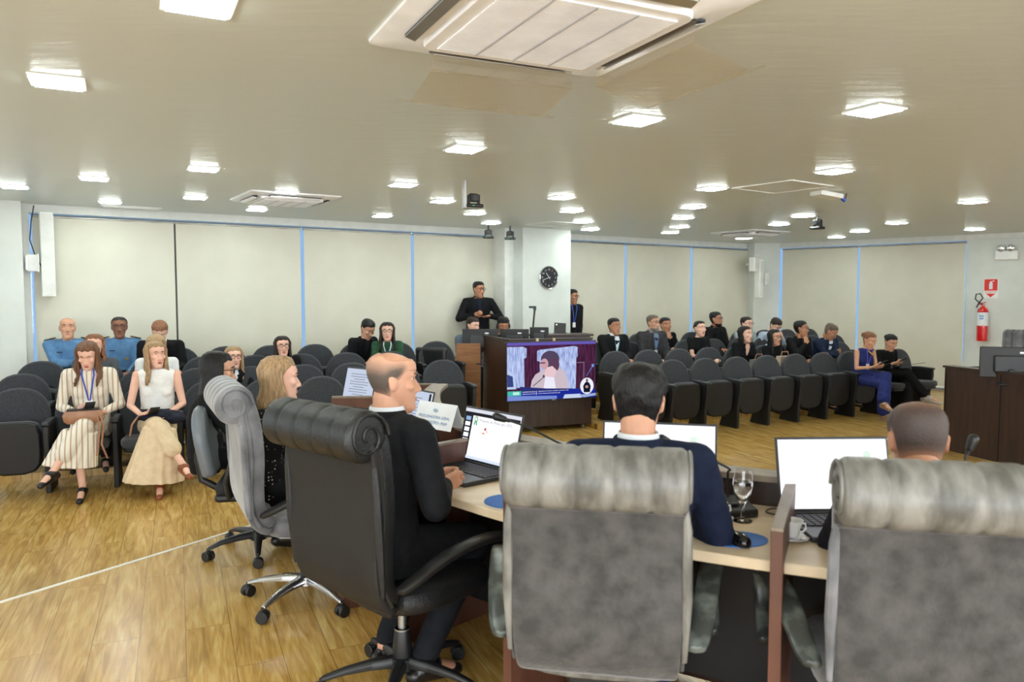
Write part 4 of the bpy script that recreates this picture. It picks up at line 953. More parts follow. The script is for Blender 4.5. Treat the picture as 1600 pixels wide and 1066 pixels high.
TP('channel_badge', rect_(0.0, 0.15, 0.085, 0.165), (70, 190, 170)); TP('badge_field', rect_(0.06, 0.13, 0.10, 0.15), (190, 240, 230))
TP('caption_divider', rect_(0.318, 0.322, 0.09, 0.16), (240, 240, 255))
m_w = emis('tv_caption_white', (245, 245, 255), 1.0)
def tvtext(s, sz, u, v):
    me = text_mesh(s, sz, 'LEFT'); me.transform(Matrix.Translation(((u-0.5)*sw, -0.0236, zb+v*sh)) @ Matrix.Rotation(PI/2, 4, 'X')); obj('caption_text', me, m_w, tv, smooth=False)
tvtext('AUDIENCIA PUBLICA', 0.018, 0.16, 0.145); tvtext('PRESTACAO DE CONTAS', 0.016, 0.16, 0.108)
tvtext('apresentacao, metas para o exercicio, orcamento e metas', 0.017, 0.335, 0.150); tvtext('fiscais municipais apresentadas pelo poder', 0.017, 0.335, 0.112)
TP('interpreter_circle', ell_(0.895, 0.205, 0.078, 0.145, 28), (238, 240, 252)); 
TP('interpreter_picture', [(0.86, 0.09), (0.85, 0.2), (0.87, 0.26), (0.895, 0.285), (0.92, 0.26), (0.94, 0.2), (0.93, 0.09)], (18, 22, 44)); TP('interpreter_head', ell_(0.895, 0.305, 0.014, 0.03), (130, 90, 90)); TP('interpreter_hands', ell_(0.893, 0.19, 0.018, 0.025), (200, 150, 140))
obj('maker_bar', M().box((0.02, -0.001, 0.011), (0.05, 0.002, 0.006)), m_alu, tv, smooth=False)
# operators desk
Yo = FL.y + 0.86
w1 = P(751, 540, Yo)
ow = thing('operators_desk', 'operators desk with pale side and walnut end panel left of the dark cabinet', 'desk', (w1.x, w1.y, FZ), R(2))
hz = P(714, 537, w1.y).z - FZ
wl_ = (P(752, 540, w1.y)-P(714, 540, w1.y)).length
obj('walnut_panel', M().box((-wl_/2, 0.02, hz/2), (wl_, 0.04, hz)), m_waln, ow, bevel=0.002)
hz2 = P(700, 558, w1.y).z - FZ
obj('pale_side', M().box((-wl_-0.085, 0.12, hz2/2), (0.17, 0.03, hz2)), m_oak, ow, bevel=0.002)
wt = thing('worktop_table', 'pale worktop behind the dark television cabinet carrying the three monitors', 'table', (FL.x, FL.y, FZ), math.atan2(dT.y, dT.x))
obj('top', M().box((0.57, 0.42, 0.74), (1.04, 0.62, 0.03)), m_oak, wt, bevel=0.003)
for x in (0.08, 1.06): obj('end_leg', M().box((x, 0.5, 0.41), (0.03, 0.45, 0.63)), m_oak, wt, bevel=0.002)
# monitors seen from behind
def monitor(c, f, label, w=0.5, h=0.30, stand=0.2):
    t = thing('computer_monitor', label, 'monitor', c, yaw_of(f))
    obj('screen_back', M().box((0, 0.0, stand+h/2), (w, 0.02, h)), m_black, t, bevel=0.006)
    obj('rear_bulge', M().box((0, -0.022, stand+h*0.45), (w*0.55, 0.035, h*0.55)), m_dkgrey, t, bevel=0.012)
    obj('display', M().box((0, 0.0125, stand+h/2), (w-0.03, 0.003, h-0.03)), emis('monitor_glow', (150, 170, 200), 0.5), t, smooth=False)
    obj('stand_neck', M().box((0, -0.05, stand/2+0.03), (0.05, 0.025, stand+0.1)), m_black, t, bevel=0.005)
    obj('stand_foot', M().box((0, -0.03, 0.008), (0.24, 0.18, 0.014)), m_black, t, bevel=0.005)
    obj('sticker', M().box((w*0.18, -0.0115, stand+h*0.82), (0.05, 0.002, 0.018)), m_wnum, t, smooth=False)
    return t
deskz = FZ+0.755
for px0, px1, yt, Y, lab in ((721, 779, 515, 10.02, 'black monitor seen from behind, left of three on the operators desk'), (781, 827, 515, 10.14, 'black monitor seen from behind, middle of three on the operators desk'), (828, 858, 512, 10.28, 'black monitor seen from behind, right of three on the operators desk')):
    c = P((px0+px1)/2, yt, Y); w = (P(px1, yt, Y)-P(px0, yt, Y)).length; st = c.z-0.30-deskz
    monitor((c.x, c.y+0.12, deskz), (0.15, 1, 0), lab, w=w, stand=max(st, 0.05))
c = P(875, 508, 10.4); t = thing('voip_tablet', 'small black screen device with white sticker at the right of the operators desk', 'device', (c.x, c.y, P(880, 521, 10.4).z), 0.1)
obj('screen', M().box((0, 0, 0.075), (0.16, 0.012, 0.135), ry=R(4), rx=R(-12)), m_black, t, bevel=0.003); obj('sticker', M().box((-0.05, -0.018, 0.12), (0.02, 0.002, 0.02), rx=R(-12)), m_wnum, t, smooth=False); obj('foot', M().box((0, 0.0, 0.004), (0.17, 0.12, 0.01)), m_black, t)
c = P(832, 522, 10.45); c2 = P(835, 480, 10.45)
t = thing('document_camera', 'black document camera with angled neck in front of the white column', 'camera', (c.x, c.y, deskz))
hh = c2.z-deskz; obj('base', M().box((0, 0, 0.012), (0.18, 0.14, 0.024)), m_black, t, bevel=0.005); obj('neck', M().tube([(0, 0, 0.02), (0.005, 0, hh*0.6), (0.03, 0, hh*0.96)], 0.013), m_black, t); obj('camera_head', M().box((0.0, 0, hh), (0.10, 0.05, 0.03)).box((0.03, 0, hh-0.02), (0.04, 0.05, 0.05)), m_dkgrey, t, bevel=0.005)
# platform shelf the tablet stands on: rear counter of the cabinet
c = P(905, 523, 10.6); t = thing('counter', 'dark wood counter top just behind the television cabinet', 'counter', (c.x-0.25, c.y+0.1, FZ), math.atan2(dT.y, dT.x))
obj('top', M().box((0, 0, c.z-FZ-0.01), (0.85, 0.35, 0.03)), m_dark, t, bevel=0.003); obj('panel', M().box((0, -0.1, (c.z-FZ-0.02)/2), (0.8, 0.03, c.z-FZ-0.02)), m_dark, t)
# black office chair left of operators
k = P(688, 560, 10.1); t = thing('low_black_armchair', 'plain black leatherette chair behind the pale operators desk side', 'office chair', (k.x, k.y, FZ), R(-25))
obj('seat', M().box((0, 0, 0.44), (0.48, 0.46, 0.09)), m_bleath, t, bevel=0.03, seg=3); obj('backrest', M().box((0, -0.23, 0.74), (0.46, 0.08, 0.50)), m_bleath, t, bevel=0.035, seg=3)
for s in (-1, 1): obj('armrest', M().tube([(s*0.25, -0.2, 0.45), (s*0.28, -0.18, 0.62), (s*0.28, 0.12, 0.62), (s*0.26, 0.16, 0.45)], 0.02), m_black, t)
obj('pedestal', M().cyl((0, 0, 0.06), (0, 0, 0.4), 0.03), m_black, t); star(t, 'plastic', 0.28)
# cable heap behind the name card
q = U(716, 655, FZ); tag(obj('cable_heap', M().tube(smooth_path([q + V(p) for p in ((0, 0, 0.01), (0.08, 0.02, 0.03), (0.1, 0.1, 0.01), (0, 0.12, 0.04), (-0.08, 0.05, 0.02), (0, -0.02, 0.05), (0.05, 0.06, 0.02), (0.02, 0.2, 0.3))]), 0.009, 6), m_alu), 'small heap of grey cables on the floor by the operators desk', 'cable')

# ------------------------------------------------------------------ right desk, monitor, chair
A1 = U(1472, 702, 0.0); A1 = V((A1.x, A1.y)); A2 = U(1600, 592, 0.81)
dA = V((0.28, -0.96)); dA.normalize(); nA = V((dA.y, -dA.x)); 
if nA.x < 0: nA = -nA
ztop = P(1470, 574, A1.y).z
t = thing('council_desk', 'dark wenge council desk at the right with a monitor on top', 'desk', (A1.x, A1.y, 0), math.atan2(dA.y, dA.x))
sy = 1 if (Matrix.Rotation(math.atan2(dA.y, dA.x), 2) @ V((0, 1))).dot(nA) > 0 else -1
obj('front_panel', M().box((1.6, 0.015*sy, ztop/2), (3.2, 0.03, ztop)), m_dark, t, bevel=0.002)
obj('seam', M().box((0.62, -0.002*sy, ztop/2), (0.004, 0.006, ztop-0.02)), m_black, t, smooth=False)
obj('end_panel', M().box((0.015, 0.40*sy, ztop/2), (0.03, 0.80, ztop)), m_dark, t, bevel=0.002)
obj('desktop', M().box((1.6, 0.40*sy, ztop-0.115), (3.16, 0.76, 0.03)), m_dtop, t, bevel=0.002)
obj('ledge', M().box((1.6, 0.05*sy, ztop+0.008), (3.24, 0.12, 0.02)), m_dark, t, bevel=0.002)
k = P(1558, 588, 6.95); c = P(1558, 546, 6.95)
monitor((k.x+0.12, k.y, ztop-0.10), (0.35, 1, 0), 'black monitor seen from behind on the right dark desk', w=0.50, h=0.28, stand=max(0.06, c.z-0.28-ztop+0.10))
k = P(1597, 518, 8.2); t = thing('tall_grey_armchair', 'grey ribbed fabric armchair behind the right desk at the picture edge', 'office chair', (k.x+0.1, 8.2, 0), R(140))
hh = k.z
g = M(); 
for i in range(6): g.cap((-0.25+i*0.1, -0.25, 0.5), (-0.25+i*0.1, -0.32, hh-0.05), 0.055, 0.055)
obj('ribbed_back', g, m_gvel, t); obj('back_board', M().box((0, -0.36, (0.45+hh)/2), (0.58, 0.05, hh-0.45)), m_gback, t, bevel=0.02)
obj('seat', M().box((0, 0.0, 0.44), (0.54, 0.5, 0.12)), m_gvel, t, bevel=0.04, seg=3); obj('gas_lift', M().cyl((0, 0, 0.08), (0, 0, 0.4), 0.03), m_black, t); star(t, 'plastic')
# ------------------------------------------------------------------ people
SKIN = {'fair': ((222, 172, 150), (232, 186, 165)), 'mid': ((198, 146, 118), (212, 160, 132)), 'tan': ((172, 118, 90), (186, 132, 102)), 'brown': ((128, 84, 62), (142, 96, 72))}
def skin_m(k): return pm('skin_' + k, SKIN[k][0], 0.5, col2=SKIN[k][1], scale=9, bump=0.08, bscale=220, sss=0.12)
HC = {'black': (13, 11, 11), 'dark': (32, 22, 18), 'brown': (92, 62, 44), 'chestnut': (112, 74, 52), 'blond': (138, 112, 82), 'grey': (112, 104, 98), 'buzz': (62, 50, 46), 'greybrown': (86, 74, 64)}
def hair_m(k):
    c = HC[k]; return pm('hair_' + k, c, 0.45, col2=tuple(min(255, x*1.28+5) for x in c), scale=30, spec=0.3, stretch=(3, 3, 0.5), bump=0.6, bscale=60, detail=6)
def thin_hair(k, sk, st):
    nm = 'thin_hair_' + k + sk
    if nm in MATS: return MATS[nm]
    m = pm(nm, HC[k], 0.6, bump=0.3, bscale=150); n, l = m.node_tree.nodes, m.node_tree.links; b = n['Principled BSDF']
    at = n.new('ShaderNodeAttribute'); at.attribute_name = 'hair_cover'; nz = n.new('ShaderNodeTexNoise'); nz.inputs['Scale'].default_value = 70; nz.inputs['Detail'].default_value = 5
    a = n.new('ShaderNodeMath'); a.operation = 'MULTIPLY_ADD'; a.inputs[1].default_value = 0.5; a.inputs[2].default_value = -0.25; l.new(nz.outputs['Fac'], a.inputs[0])
    s = n.new('ShaderNodeMath'); s.operation = 'ADD'; s.use_clamp = True; l.new(at.outputs['Fac'], s.inputs[0]); l.new(a.outputs[0], s.inputs[1])
    mx = n.new('ShaderNodeMixRGB'); mx.inputs[1].default_value = rgb(SKIN[sk][1]); mx.inputs[2].default_value = rgb(HC[k]); l.new(s.outputs[0], mx.inputs[0]); l.new(mx.outputs[0], b.inputs['Base Color']); return m
def cloth(name, c, c2=None, bump=0.35, rough=0.85, **k): return pm('cloth_' + name, c, rough, col2=c2, bump=bump, bscale=14, scale=k.pop('scale', 20), bdist=0.012, detail=3, spec=0.2, **k)
def volmesh(m, voxel, smooth=3, noise_amp=0.0, nscale=7.0, seed=0):
    me = bpy.data.meshes.new('tmp'); bmesh.ops.recalc_face_normals(m.b, faces=m.b.faces[:]); m.b.to_mesh(me); m.b.free()
    o = bpy.data.objects.new('tmp', me)
    r = o.modifiers.new('r', 'REMESH'); r.mode = 'VOXEL'; r.voxel_size = voxel; r.use_smooth_shade = True
    if smooth: s = o.modifiers.new('s', 'SMOOTH'); s.factor = 0.5; s.iterations = smooth
    out = bake(o)
    bpy.data.objects.remove(o); bpy.data.meshes.remove(me)
    if noise_amp:
        sd = V((seed*3.1, seed*1.7, seed))
        nv_ = len(out.vertices); co = [0.0]*(3*nv_); no = [0.0]*(3*nv_)
        out.vertices.foreach_get('co', co); out.vertices.foreach_get('normal', no)
        for i in range(0, 3*nv_, 3):
            x, y, z = co[i], co[i+1], co[i+2]
            n = (noise.noise(V((x, y, z))*nscale + sd)*0.6 + noise.noise(V((x*nscale*2.2, y*nscale*2.2, z*nscale*3.4)) + sd)*0.5)*noise_amp
            co[i] += no[i]*n; co[i+1] += no[i+1]*n; co[i+2] += no[i+2]*n
        out.vertices.foreach_set('co', co); out.update()
    return out
HT = [(-0.118, .016, .066, .045), (-0.110, .030, .080, .02), (-0.095, .043, .087, -.005), (-0.075, .052, .087, -.035), (-0.055, .058, .086, -.055), (-0.030, .063, .086, -.070), (-0.005, .067, .083, -.083), (.018, .070, .078, -.092), (.036, .073, .086, -.097), (.058, .0745, .085, -.100), (.078, .0705, .076, -.097), (.094, .061, .060, -.086), (.106, .047, .038, -.068), (.114, .028, .012, -.045), (.118, .008, -.012, -.028)]
def hring(z):
    for i in range(len(HT)-1):
        if z <= HT[i+1][0] or i == len(HT)-2:
            a, b = HT[i], HT[i+1]; t = max(0, min(1, (z-a[0])/(b[0]-a[0]))); return [a[k]+(b[k]-a[k])*t for k in (1, 2, 3)]
def hp(z, th, off=0.0):                       # point on the head surface; th=90deg is the face
    w, f, bk = hring(z); cy = (f+bk)/2; ry = (f-bk)/2
    c, s = math.cos(th), math.sin(th); e = 0.94
    p = V((w*math.copysign(abs(c)**e, c), cy + ry*math.copysign(abs(s)**e, s), z))
    if off: n = V((c/(w+.02), s/(ry+.02), max(0, min(1, (z-0.02)/0.095))**3*26 + (z-0.02)*30)).normalized(); p += n*off
    return p
def hand(m, w, d, n, side, curl=0.5, s=1.0, spread=1.0):
    d = d.normalized(); n = (n - d*n.dot(d)).normalized(); x = d.cross(n) * side      # x: towards the thumb
    for q in (-0.026, -0.009, 0.009, 0.026): m.cap(w + x*q*0.7*s + d*0.012*s, w + x*q*s + d*0.078*s, 0.0145*s, 0.0125*s, 8)
    for q, L, o in ((0.029, 0.070, 0.0), (0.0095, 0.080, .004), (-0.010, 0.074, .002), (-0.028, 0.058, -.006)):
        p = w + x*q*s + d*(0.084+o)*s; a = curl*0.5; dd = d
        for k, f in enumerate((0.45, 0.31, 0.24)):
            dd = (d*math.cos(a) + n*math.sin(a) + x*q*2.0*spread*(1 if k == 0 else 0.5)).normalized(); p2 = p + dd*L*f*s
            m.cap(p, p2, (0.0093-0.001*k)*s, (0.0085-0.001*k)*s, 8); p = p2; a += curl*0.85
    p = w + x*0.028*s + d*0.022*s; dd = (d*0.62 + x*0.72 + n*0.25).normalized(); p2 = p + dd*0.042*s; m.cap(p, p2, 0.0135*s, 0.0105*s, 8)
    dd = (d*0.85 + x*0.25 + n*(0.25+curl*0.4)).normalized(); m.cap(p2, p2 + dd*0.032*s, 0.0105*s, 0.0085*s, 8)
def ik(S, W, l1, l2, pole):
    d = W - S; L = min(d.length, (l1+l2)*0.995); t = d.normalized(); W2 = S + t*L
    a = (l1*l1 - l2*l2 + L*L)/(2*L); h = math.sqrt(max(0, l1*l1 - a*a)); pp = (pole - t*pole.dot(t)).normalized()
    return S + t*a + pp*h, W2
def ringpts(c, w, d, ax_f, ax_u, n=22, e=0.85, flat=0.0):
    r = []
    for k in range(n):
        a = 2*PI*k/n; cs, sn = math.cos(a), math.sin(a); r.append(c + V((1, 0, 0))*(w*math.copysign(abs(cs)**e, cs)) + ax_f*(d*math.copysign(abs(sn)**e, sn)))
    return r

def person(label, head, floor, f, stand=False, fem=False, skin='mid', hair=('short', 'black'), top='suit', topc=('blacksuit', (26, 26, 29), (34, 34, 38)), bottom=None, arms='lap', legs='flat', yaw=0, nod=0, roll=0, lean=0.05, side=0.0,
           glasses=False, beard=None, shirt=(228, 232, 240), tie=None, lanyard=None, near=False, custom=None, skirt=None, shoes=(24, 22, 22), seatz=0.44, build=1.0, name='person', bare_arms=False, headup=None, collar=True):
    # head = world point of the crown; f = facing direction
    f = V((f[0], f[1], 0)).normalized(); vox = 0.0055 if near else 0.0075
    hs = 1.0 if not fem else 0.95
    ny, rl, ya = R(-nod), R(roll), R(yaw)
    HR = Matrix.Rotation(ya, 3, 'Z') @ Matrix.Rotation(rl, 3, 'Y') @ Matrix.Rotation(ny, 3, 'X')       # nod>0 looks down
    up = head.z - floor
    hc_off = Matrix.Rotation(ny*0.6, 3, 'X') @ V((0, 0.024, 0.116))*hs
    top_off = HR @ V((0, 0, 0.117*hs))
    pel = 0.93 if stand else seatz + 0.085
    neckz = up - top_off.z - hc_off.z
    T = neckz - pel
    if stand: pel = neckz - 0.56*(1.0 if not fem else 0.95); T = neckz - pel
    k = max(0.80, min(1.12, T/0.537)); bs = build*(0.5+0.5*k)*(0.90 if fem else 1.0)
    NB = V((side, lean, neckz)); HCn = NB + hc_off
    rz = yaw_of(f)
    root_xy = V((head.x, head.y, 0)) - Matrix.Rotation(rz, 3, 'Z') @ V(((HCn + top_off).x, (HCn + top_off).y, 0))
    root = thing(name, label, 'person', (root_xy.x, root_xy.y, floor), rz)
    inv = lambda wp: Matrix.Rotation(-rz, 3, 'Z') @ (V(wp) - V((root_xy.x, root_xy.y, floor)))
    PEL = V((0, 0, pel)); X = V((1, 0, 0))
    sp = lambda t: PEL.lerp(NB, t) + V((0, -0.035*math.sin(PI*min(1, t))*(1 if not stand else 0.5), 0))
    axf = lambda t: ((sp(min(1, t+.05)) - sp(max(0, t-.05))).normalized().cross(X)).normalized() * -1
    shw = 0.178*bs; SH = {s: sp(0.885) + V((s*shw, 0.0, 0.0)) for s in (-1, 1)}
    HIP = {s: PEL + V((s*0.088*bs, 0, 0)) for s in (-1, 1)}
    UA, FA = 0.285*k, 0.25*k; TH, SHN = 0.42, 0.40
    wr = {}; hd = {}; hn = {}; curl = {1: 0.55, -1: 0.55}; pole = {s: V((s*0.38, -0.45, -0.9)) for s in (-1, 1)}
    knz = seatz + 0.10
    def A(s, w, d, n, c=0.55, po=None):
        wr[s] = V(w); hd[s] = V(d); hn[s] = V(n); curl[s] = c
        if po is not None: pole[s] = V(po)
    if callable(arms): arms(A, inv, NB, knz)
    elif arms == 'lap':
        for s in (-1, 1): A(s, (s*0.10, 0.27, knz+0.10), (-s*0.55, 0.8, -0.15), (0, -0.1, -1), 0.5)
    elif arms == 'phone':
        for s in (-1, 1): A(s, (s*0.085+0.0, 0.25, knz+0.16), (-s*0.55, 0.6, 0.25), (-s*0.5, -0.3, 0.8), 0.8)
    elif arms == 'chin':
        A(1, (0.05, NB.y+0.17, NB.z-0.08), (-0.25, -0.25, 0.85), (-0.2, -0.9, 0.1), 1.3, (0.3, 0.5, -1)); A(-1, (-0.06, 0.22, knz+0.13), (0.9, 0.3, 0), (0, -0.2, -1), 0.5)
    elif arms == 'chinL':
        A(-1, (-0.05, NB.y+0.17, NB.z-0.08), (0.25, -0.25, 0.85), (0.2, -0.9, 0.1), 1.3, (-0.3, 0.5, -1)); A(1, (0.06, 0.22, knz+0.13), (-0.9, 0.3, 0), (0, -0.2, -1), 0.5)
    elif arms == 'cross':
        A(1, (-0.10, 0.19, pel+0.24), (-0.95, -0.05, 0.1), (0, -1, -0.1), 0.6, (1, 0.1, -0.8)); A(-1, (0.09, 0.22, pel+0.20), (0.95, -0.05, 0.1), (0, -1, -0.1), 0.6, (-1, 0.1, -0.8))
    elif arms == 'clasp':
        for s in (-1, 1): A(s, (s*0.06, 0.20, pel+0.02), (-s*0.8, 0.3, -0.5), (0, -1, -0.2), 0.7)
    elif arms == 'desk':
        for s in (-1, 1): A(s, (s*0.14, 0.40, 0.80-floor), (-s*0.5, 0.85, 0), (0, 0, -1), 0.5)
    EL = {}
    for s in (-1, 1):
        EL[s], wr[s] = ik(SH[s], wr[s], UA, FA, pole[s])
    KN, AN, TO = {}, {}, {}
    for s in (-1, 1):
        if stand: KN[s] = V((s*0.10, 0.02, pel*0.52)); AN[s] = V((s*0.11, -0.01, 0.085)); TO[s] = V((s*0.14, 0.13, 0.03))
        elif legs == 'flat': KN[s] = V((s*0.12, TH, seatz+0.05)); AN[s] = V((s*0.11, TH+0.02, 0.09)); TO[s] = V((s*0.13, TH+0.17, 0.03))
        elif legs in ('crossR', 'crossL'):
            o = 1 if legs == 'crossR' else -1
            if s == o: KN[s] = V((-o*0.01, TH+0.0, seatz+0.155)); AN[s] = V((-o*0.21, TH+0.15, seatz-0.165)); TO[s] = V((-o*0.26, TH+0.30, seatz-0.225))
            else: KN[s] = V((s*0.06, TH, seatz+0.045)); AN[s] = V((s*0.03, TH+0.0, 0.09)); TO[s] = V((s*0.03, TH+0.16, 0.03))
        elif legs == 'tuck': KN[s] = V((s*0.14, TH-0.02, seatz+0.05)); AN[s] = V((s*0.11, TH-0.30, 0.10)); TO[s] = V((s*0.12, TH-0.15, 0.03))
    # ---- body (one continuous surface)
    m = M()
    m.loft([[HCn + HR @ (hp(z, 2*PI*q/28)*hs) for q in range(28)] for z in [h[0] for h in HT]])
    def hpt(x, y, z): return HCn + HR @ (V((x, y, z))*hs)
    nl = 1.0
    m.cap(hpt(0, .076, .022), hpt(0, .100, -.024), .0065, .0115, 10); m.ell(hpt(.0125, .090, -.029), (.0085,)*3); m.ell(hpt(-.0125, .090, -.029), (.0085,)*3)
    for s in (-1, 1):
        m.cap(hpt(s*.014, .082, .037), hpt(s*.046, .070, .036), .0065, .006, 8); m.ell(hpt(s*.040, .060, -.008), (.023, .022, .02))
        m.cap(hpt(s*.018, .0755, .014), hpt(s*.042, .066, .013), .0055, .005, 8)
        er = HR @ Matrix.Rotation(s*R(18), 3, 'Z')
        m.ell(hpt(s*.074, -.008, .004), (.008*hs, .019*hs, .031*hs), er); m.ell(hpt(s*.0775, -.013, .017), (.007*hs, .018*hs, .017*hs), er)
    m.cap(hpt(-.02, .081, -.060), hpt(.02, .081, -.060), .0075, .0075, 8); m.ell(hpt(0, .078, -.094), (.018, .014, .013))
    m.cap(hpt(0, -.020, -.055), NB + V((0, -0.005, -0.03)), .055*bs, .056*bs, 14)
    for s in (-1, 1): m.cap(NB + V((s*0.03, -0.012, -0.03)), SH[s] + V((-s*0.03, -0.005, 0.008)), 0.042*bs, 0.04*bs, 10)
    m.loft([ringpts(sp(t), w*bs, d*bs, V((0, 1, 0)), None) for t, w, d in ((-0.10, .13, .09), (0.1, .155, .10), (.35, .135, .085), (.6, .15, .095), (.8, .16, .095), (.93, .13, .075), (1.0, .06, .055))])
    for s in (-1, 1):
        m.cap(SH[s], EL[s], .044*bs, .035*bs); m.cap(EL[s], wr[s], .034*bs, .023*bs); hand(m, wr[s], hd[s], hn[s], -s, curl[s], 0.98 if not fem else 0.90)
        m.cap(HIP[s], KN[s], .075*bs, .048*bs); m.cap(KN[s], AN[s], .046*bs, .032*bs); m.cap(AN[s], TO[s], .030, .024)
        m.ell(AN[s] + (KN[s]-AN[s])*0.68 + V((0, -0.02, 0)), (.048*bs, .05*bs, .09))
    body = obj('body', volmesh(m, vox, 3), skin_m(skin), root)
    # ---- clothes
    g = 0.014
    tc = topc if not hasattr(topc, 'name') else topc
    tm = topc if hasattr(topc, 'node_tree') else cloth(*topc)
    if top:
        suit = top in ('suit', 'blazer'); th = 0.022 if suit else 0.012
        m = M(); low = -0.16 if suit and not stand else (-0.30 if suit else -0.12)
        wfac = 1.0
        R_ = [(low, .165, .115), (0.1, .165, .115), (.35, .145 if fem else .155, .10), (.6, .155 if fem else .168, .115), (.8, .165, .108), (.92, .145, .085), (.985, .085, .066)]
        m.loft([ringpts(sp(t) if t >= 0 else PEL + V((0, 0.0, t*T)), w*bs+th*0.6, d*bs+th*0.6, V((0, 1, 0)), None) for t, w, d in R_])
        if fem:
            for s in (-1, 1): m.ell(sp(0.60) + V((s*0.062, 0.070*bs, 0)), (0.066, 0.052, 0.066))
        for s in (-1, 1):
            m.cap(NB + V((s*0.05, -0.012, -0.035)), SH[s] + V((s*(0.006 if top != 'sleeveless' else -0.03), 0, 0.004)), 0.046*bs, (0.052*bs+th*0.3) if top != 'sleeveless' else 0.046*bs, 12)
            if top != 'sleeveless':
                sl = 0.55 if top == 'tshirt' else 1.0
                e2 = SH[s].lerp(EL[s], sl)
                m.cap(SH[s] + V((s*0.004, 0, 0)), e2, .052*bs+th*0.55, .042*bs+th*0.5)
                if top != 'tshirt': m.cap(EL[s], EL[s].lerp(wr[s], 0.90), .042*bs+th*0.5, .031*bs+th*0.35)
                if suit: m.ell(SH[s] + V((s*0.012, 0, 0.006)), (.055*bs, .058*bs, .05))
        cl = obj({'suit': 'suit_jacket', 'blazer': 'blazer', 'tshirt': 't_shirt', 'sleeveless': 'sleeveless_top', 'shirt': 'shirt', 'blouse': 'blouse'}.get(top, 'shirt'), volmesh(m, 0.009 if near else 0.011, 3, 0.006 if suit else 0.005, 9, seed=head.x), tm, root)
        # front of jacket: shirt V, lapels, tie; collar
        def fr(t, x, o):                                     # point on the chest front
            ws = [(a, b2, c2) for a, b2, c2 in R_]
            for i in range(len(ws)-1):
                if t <= ws[i+1][0] or i == len(ws)-2:
                    q = (t-ws[i][0])/(ws[i+1][0]-ws[i][0]); w = (ws[i][1]+(ws[i+1][1]-ws[i][1])*q)*bs+th*0.6; d = (ws[i][2]+(ws[i+1][2]-ws[i][2])*q)*bs+th*0.6; break
            u = max(-0.98, min(0.98, x/w)); e = 0.85
            cth = abs(u)**(1/e); sn = math.sqrt(max(0, 1-cth*cth))**e
            return sp(t) + V((x, d*sn + o, 0))
        def patch(nm, rows, mat, o=0.004):
            g2 = M(); r1 = []; 
            for t, xa, xb in rows:
                a = [fr(t, xa+(xb-xa)*j/4, o) for j in range(5)]; r1.append(a + [p + V((0, -0.012, 0)) for p in a[::-1]])
            g2.loft(r1); return obj(nm, g2, mat, root)
        if suit:
            vb = 0.42 if not fem else 0.55
            sm = cloth('shirt_%d_%d_%d' % tuple(shirt), shirt, bump=0.1)
            patch('shirt_front', [(vb, -0.004, 0.004), (.7, -0.032, 0.032), (.88, -0.045, 0.045), (.97, -0.035, 0.035)], sm, 0.003)
            for s in (-1, 1): patch('lapel', [(vb, s*0.002, s*0.018), (.62, s*0.026, s*0.058), (.80, s*0.040, s*0.078), (.86, s*0.045, s*0.062), (.97, s*0.034, s*0.056)], tm, 0.009)
            if tie: patch('necktie', [(vb+0.02, -0.018, 0.018), (.7, -0.02, 0.02), (.90, -0.012, 0.012), (.95, -0.016, 0.016)], cloth('tie_%d_%d_%d' % tuple(tie), tie, bump=0.05), 0.009)
            g2 = M(); base = NB + V((0, -0.008, -0.012)); NA = 22
            ang = [R(200) + (R(340)-R(200))*0 for q in range(1)]; arc = [R(158) + R(224)*q/NA for q in range(NA+1)]
            def cr(rad, z, sgn=1): return [base + V((math.cos(a)*rad*bs, math.sin(a)*rad*bs, z)) for a in arc]
            o_, i_ = [cr(.098, -.030), cr(.088, .000), cr(.077, .026), cr(.072, .030)], [cr(.068, .026), cr(.070, .0), cr(.078, -.03)]
            g2.loft(o_ + i_, closed=False, caps=False); obj('jacket_collar', g2, tm, root)
            if collar:
                g2 = M(); base = NB + V((0, -0.006, -0.01)); ax = (HCn - NB).normalized()
                g2.loft([[base + V((math.cos(a)*r_*bs, math.sin(a)*r_*bs, z)) for a in [2*PI*q/24 for q in range(24)]] for r_, z in ((.068, -.01), (.065, .030), (.062, .042), (.058, .034), (.061, -.01))]); obj('shirt_collar', g2, sm, root)
        elif top in ('shirt', 'blouse') and collar:
            g2 = M(); base = NB + V((0, -0.006, -0.012))
            g2.loft([[base + V((math.cos(a)*r_*bs, math.sin(a)*r_*bs, z - (0.03 if math.sin(a) > 0.8 else 0))) for a in [2*PI*q/24 for q in range(24)]] for r_, z in ((.080, -.008), (.068, .022), (.062, .026), (.058, .015), (.062, -.01))]); obj('collar', g2, tm, root)
            patch('button_placket', [(0.12, -0.012, 0.012), (.5, -0.012, 0.012), (.92, -0.012, 0.012)], tm, 0.002)
        if top == 'police':
            nv = pm('epaulette_navy', (26, 30, 44), 0.7); gd = pm('gold_badge', (206, 170, 80), 0.35, metal=0.6)
            for s in (-1, 1):
                a = obj('epaulette', M().box(SH[s] + V((-s*0.01, 0.0, 0.062)), (0.11, 0.05, 0.012), ry=s*R(14)), nv, root, bevel=0.004)
                for j in (-1, 0, 1): obj('star', M().ell(SH[s] + V((-s*0.01+j*0.028, 0.0, 0.071-j*s*0.007)), (0.008, 0.008, 0.004)), gd, a)
                patch('pocket', [(.52, s*0.045, s*0.105), (.66, s*0.045, s*0.105), (.70, s*0.045, s*0.105)], tm, 0.006)
            patch('name_tag', [(.715, 0.045, 0.10), (.74, 0.045, 0.10)], nv, 0.008); patch('badge', [(.50, -0.06, -0.085), (.56, -0.06, -0.085)], gd, 0.010)
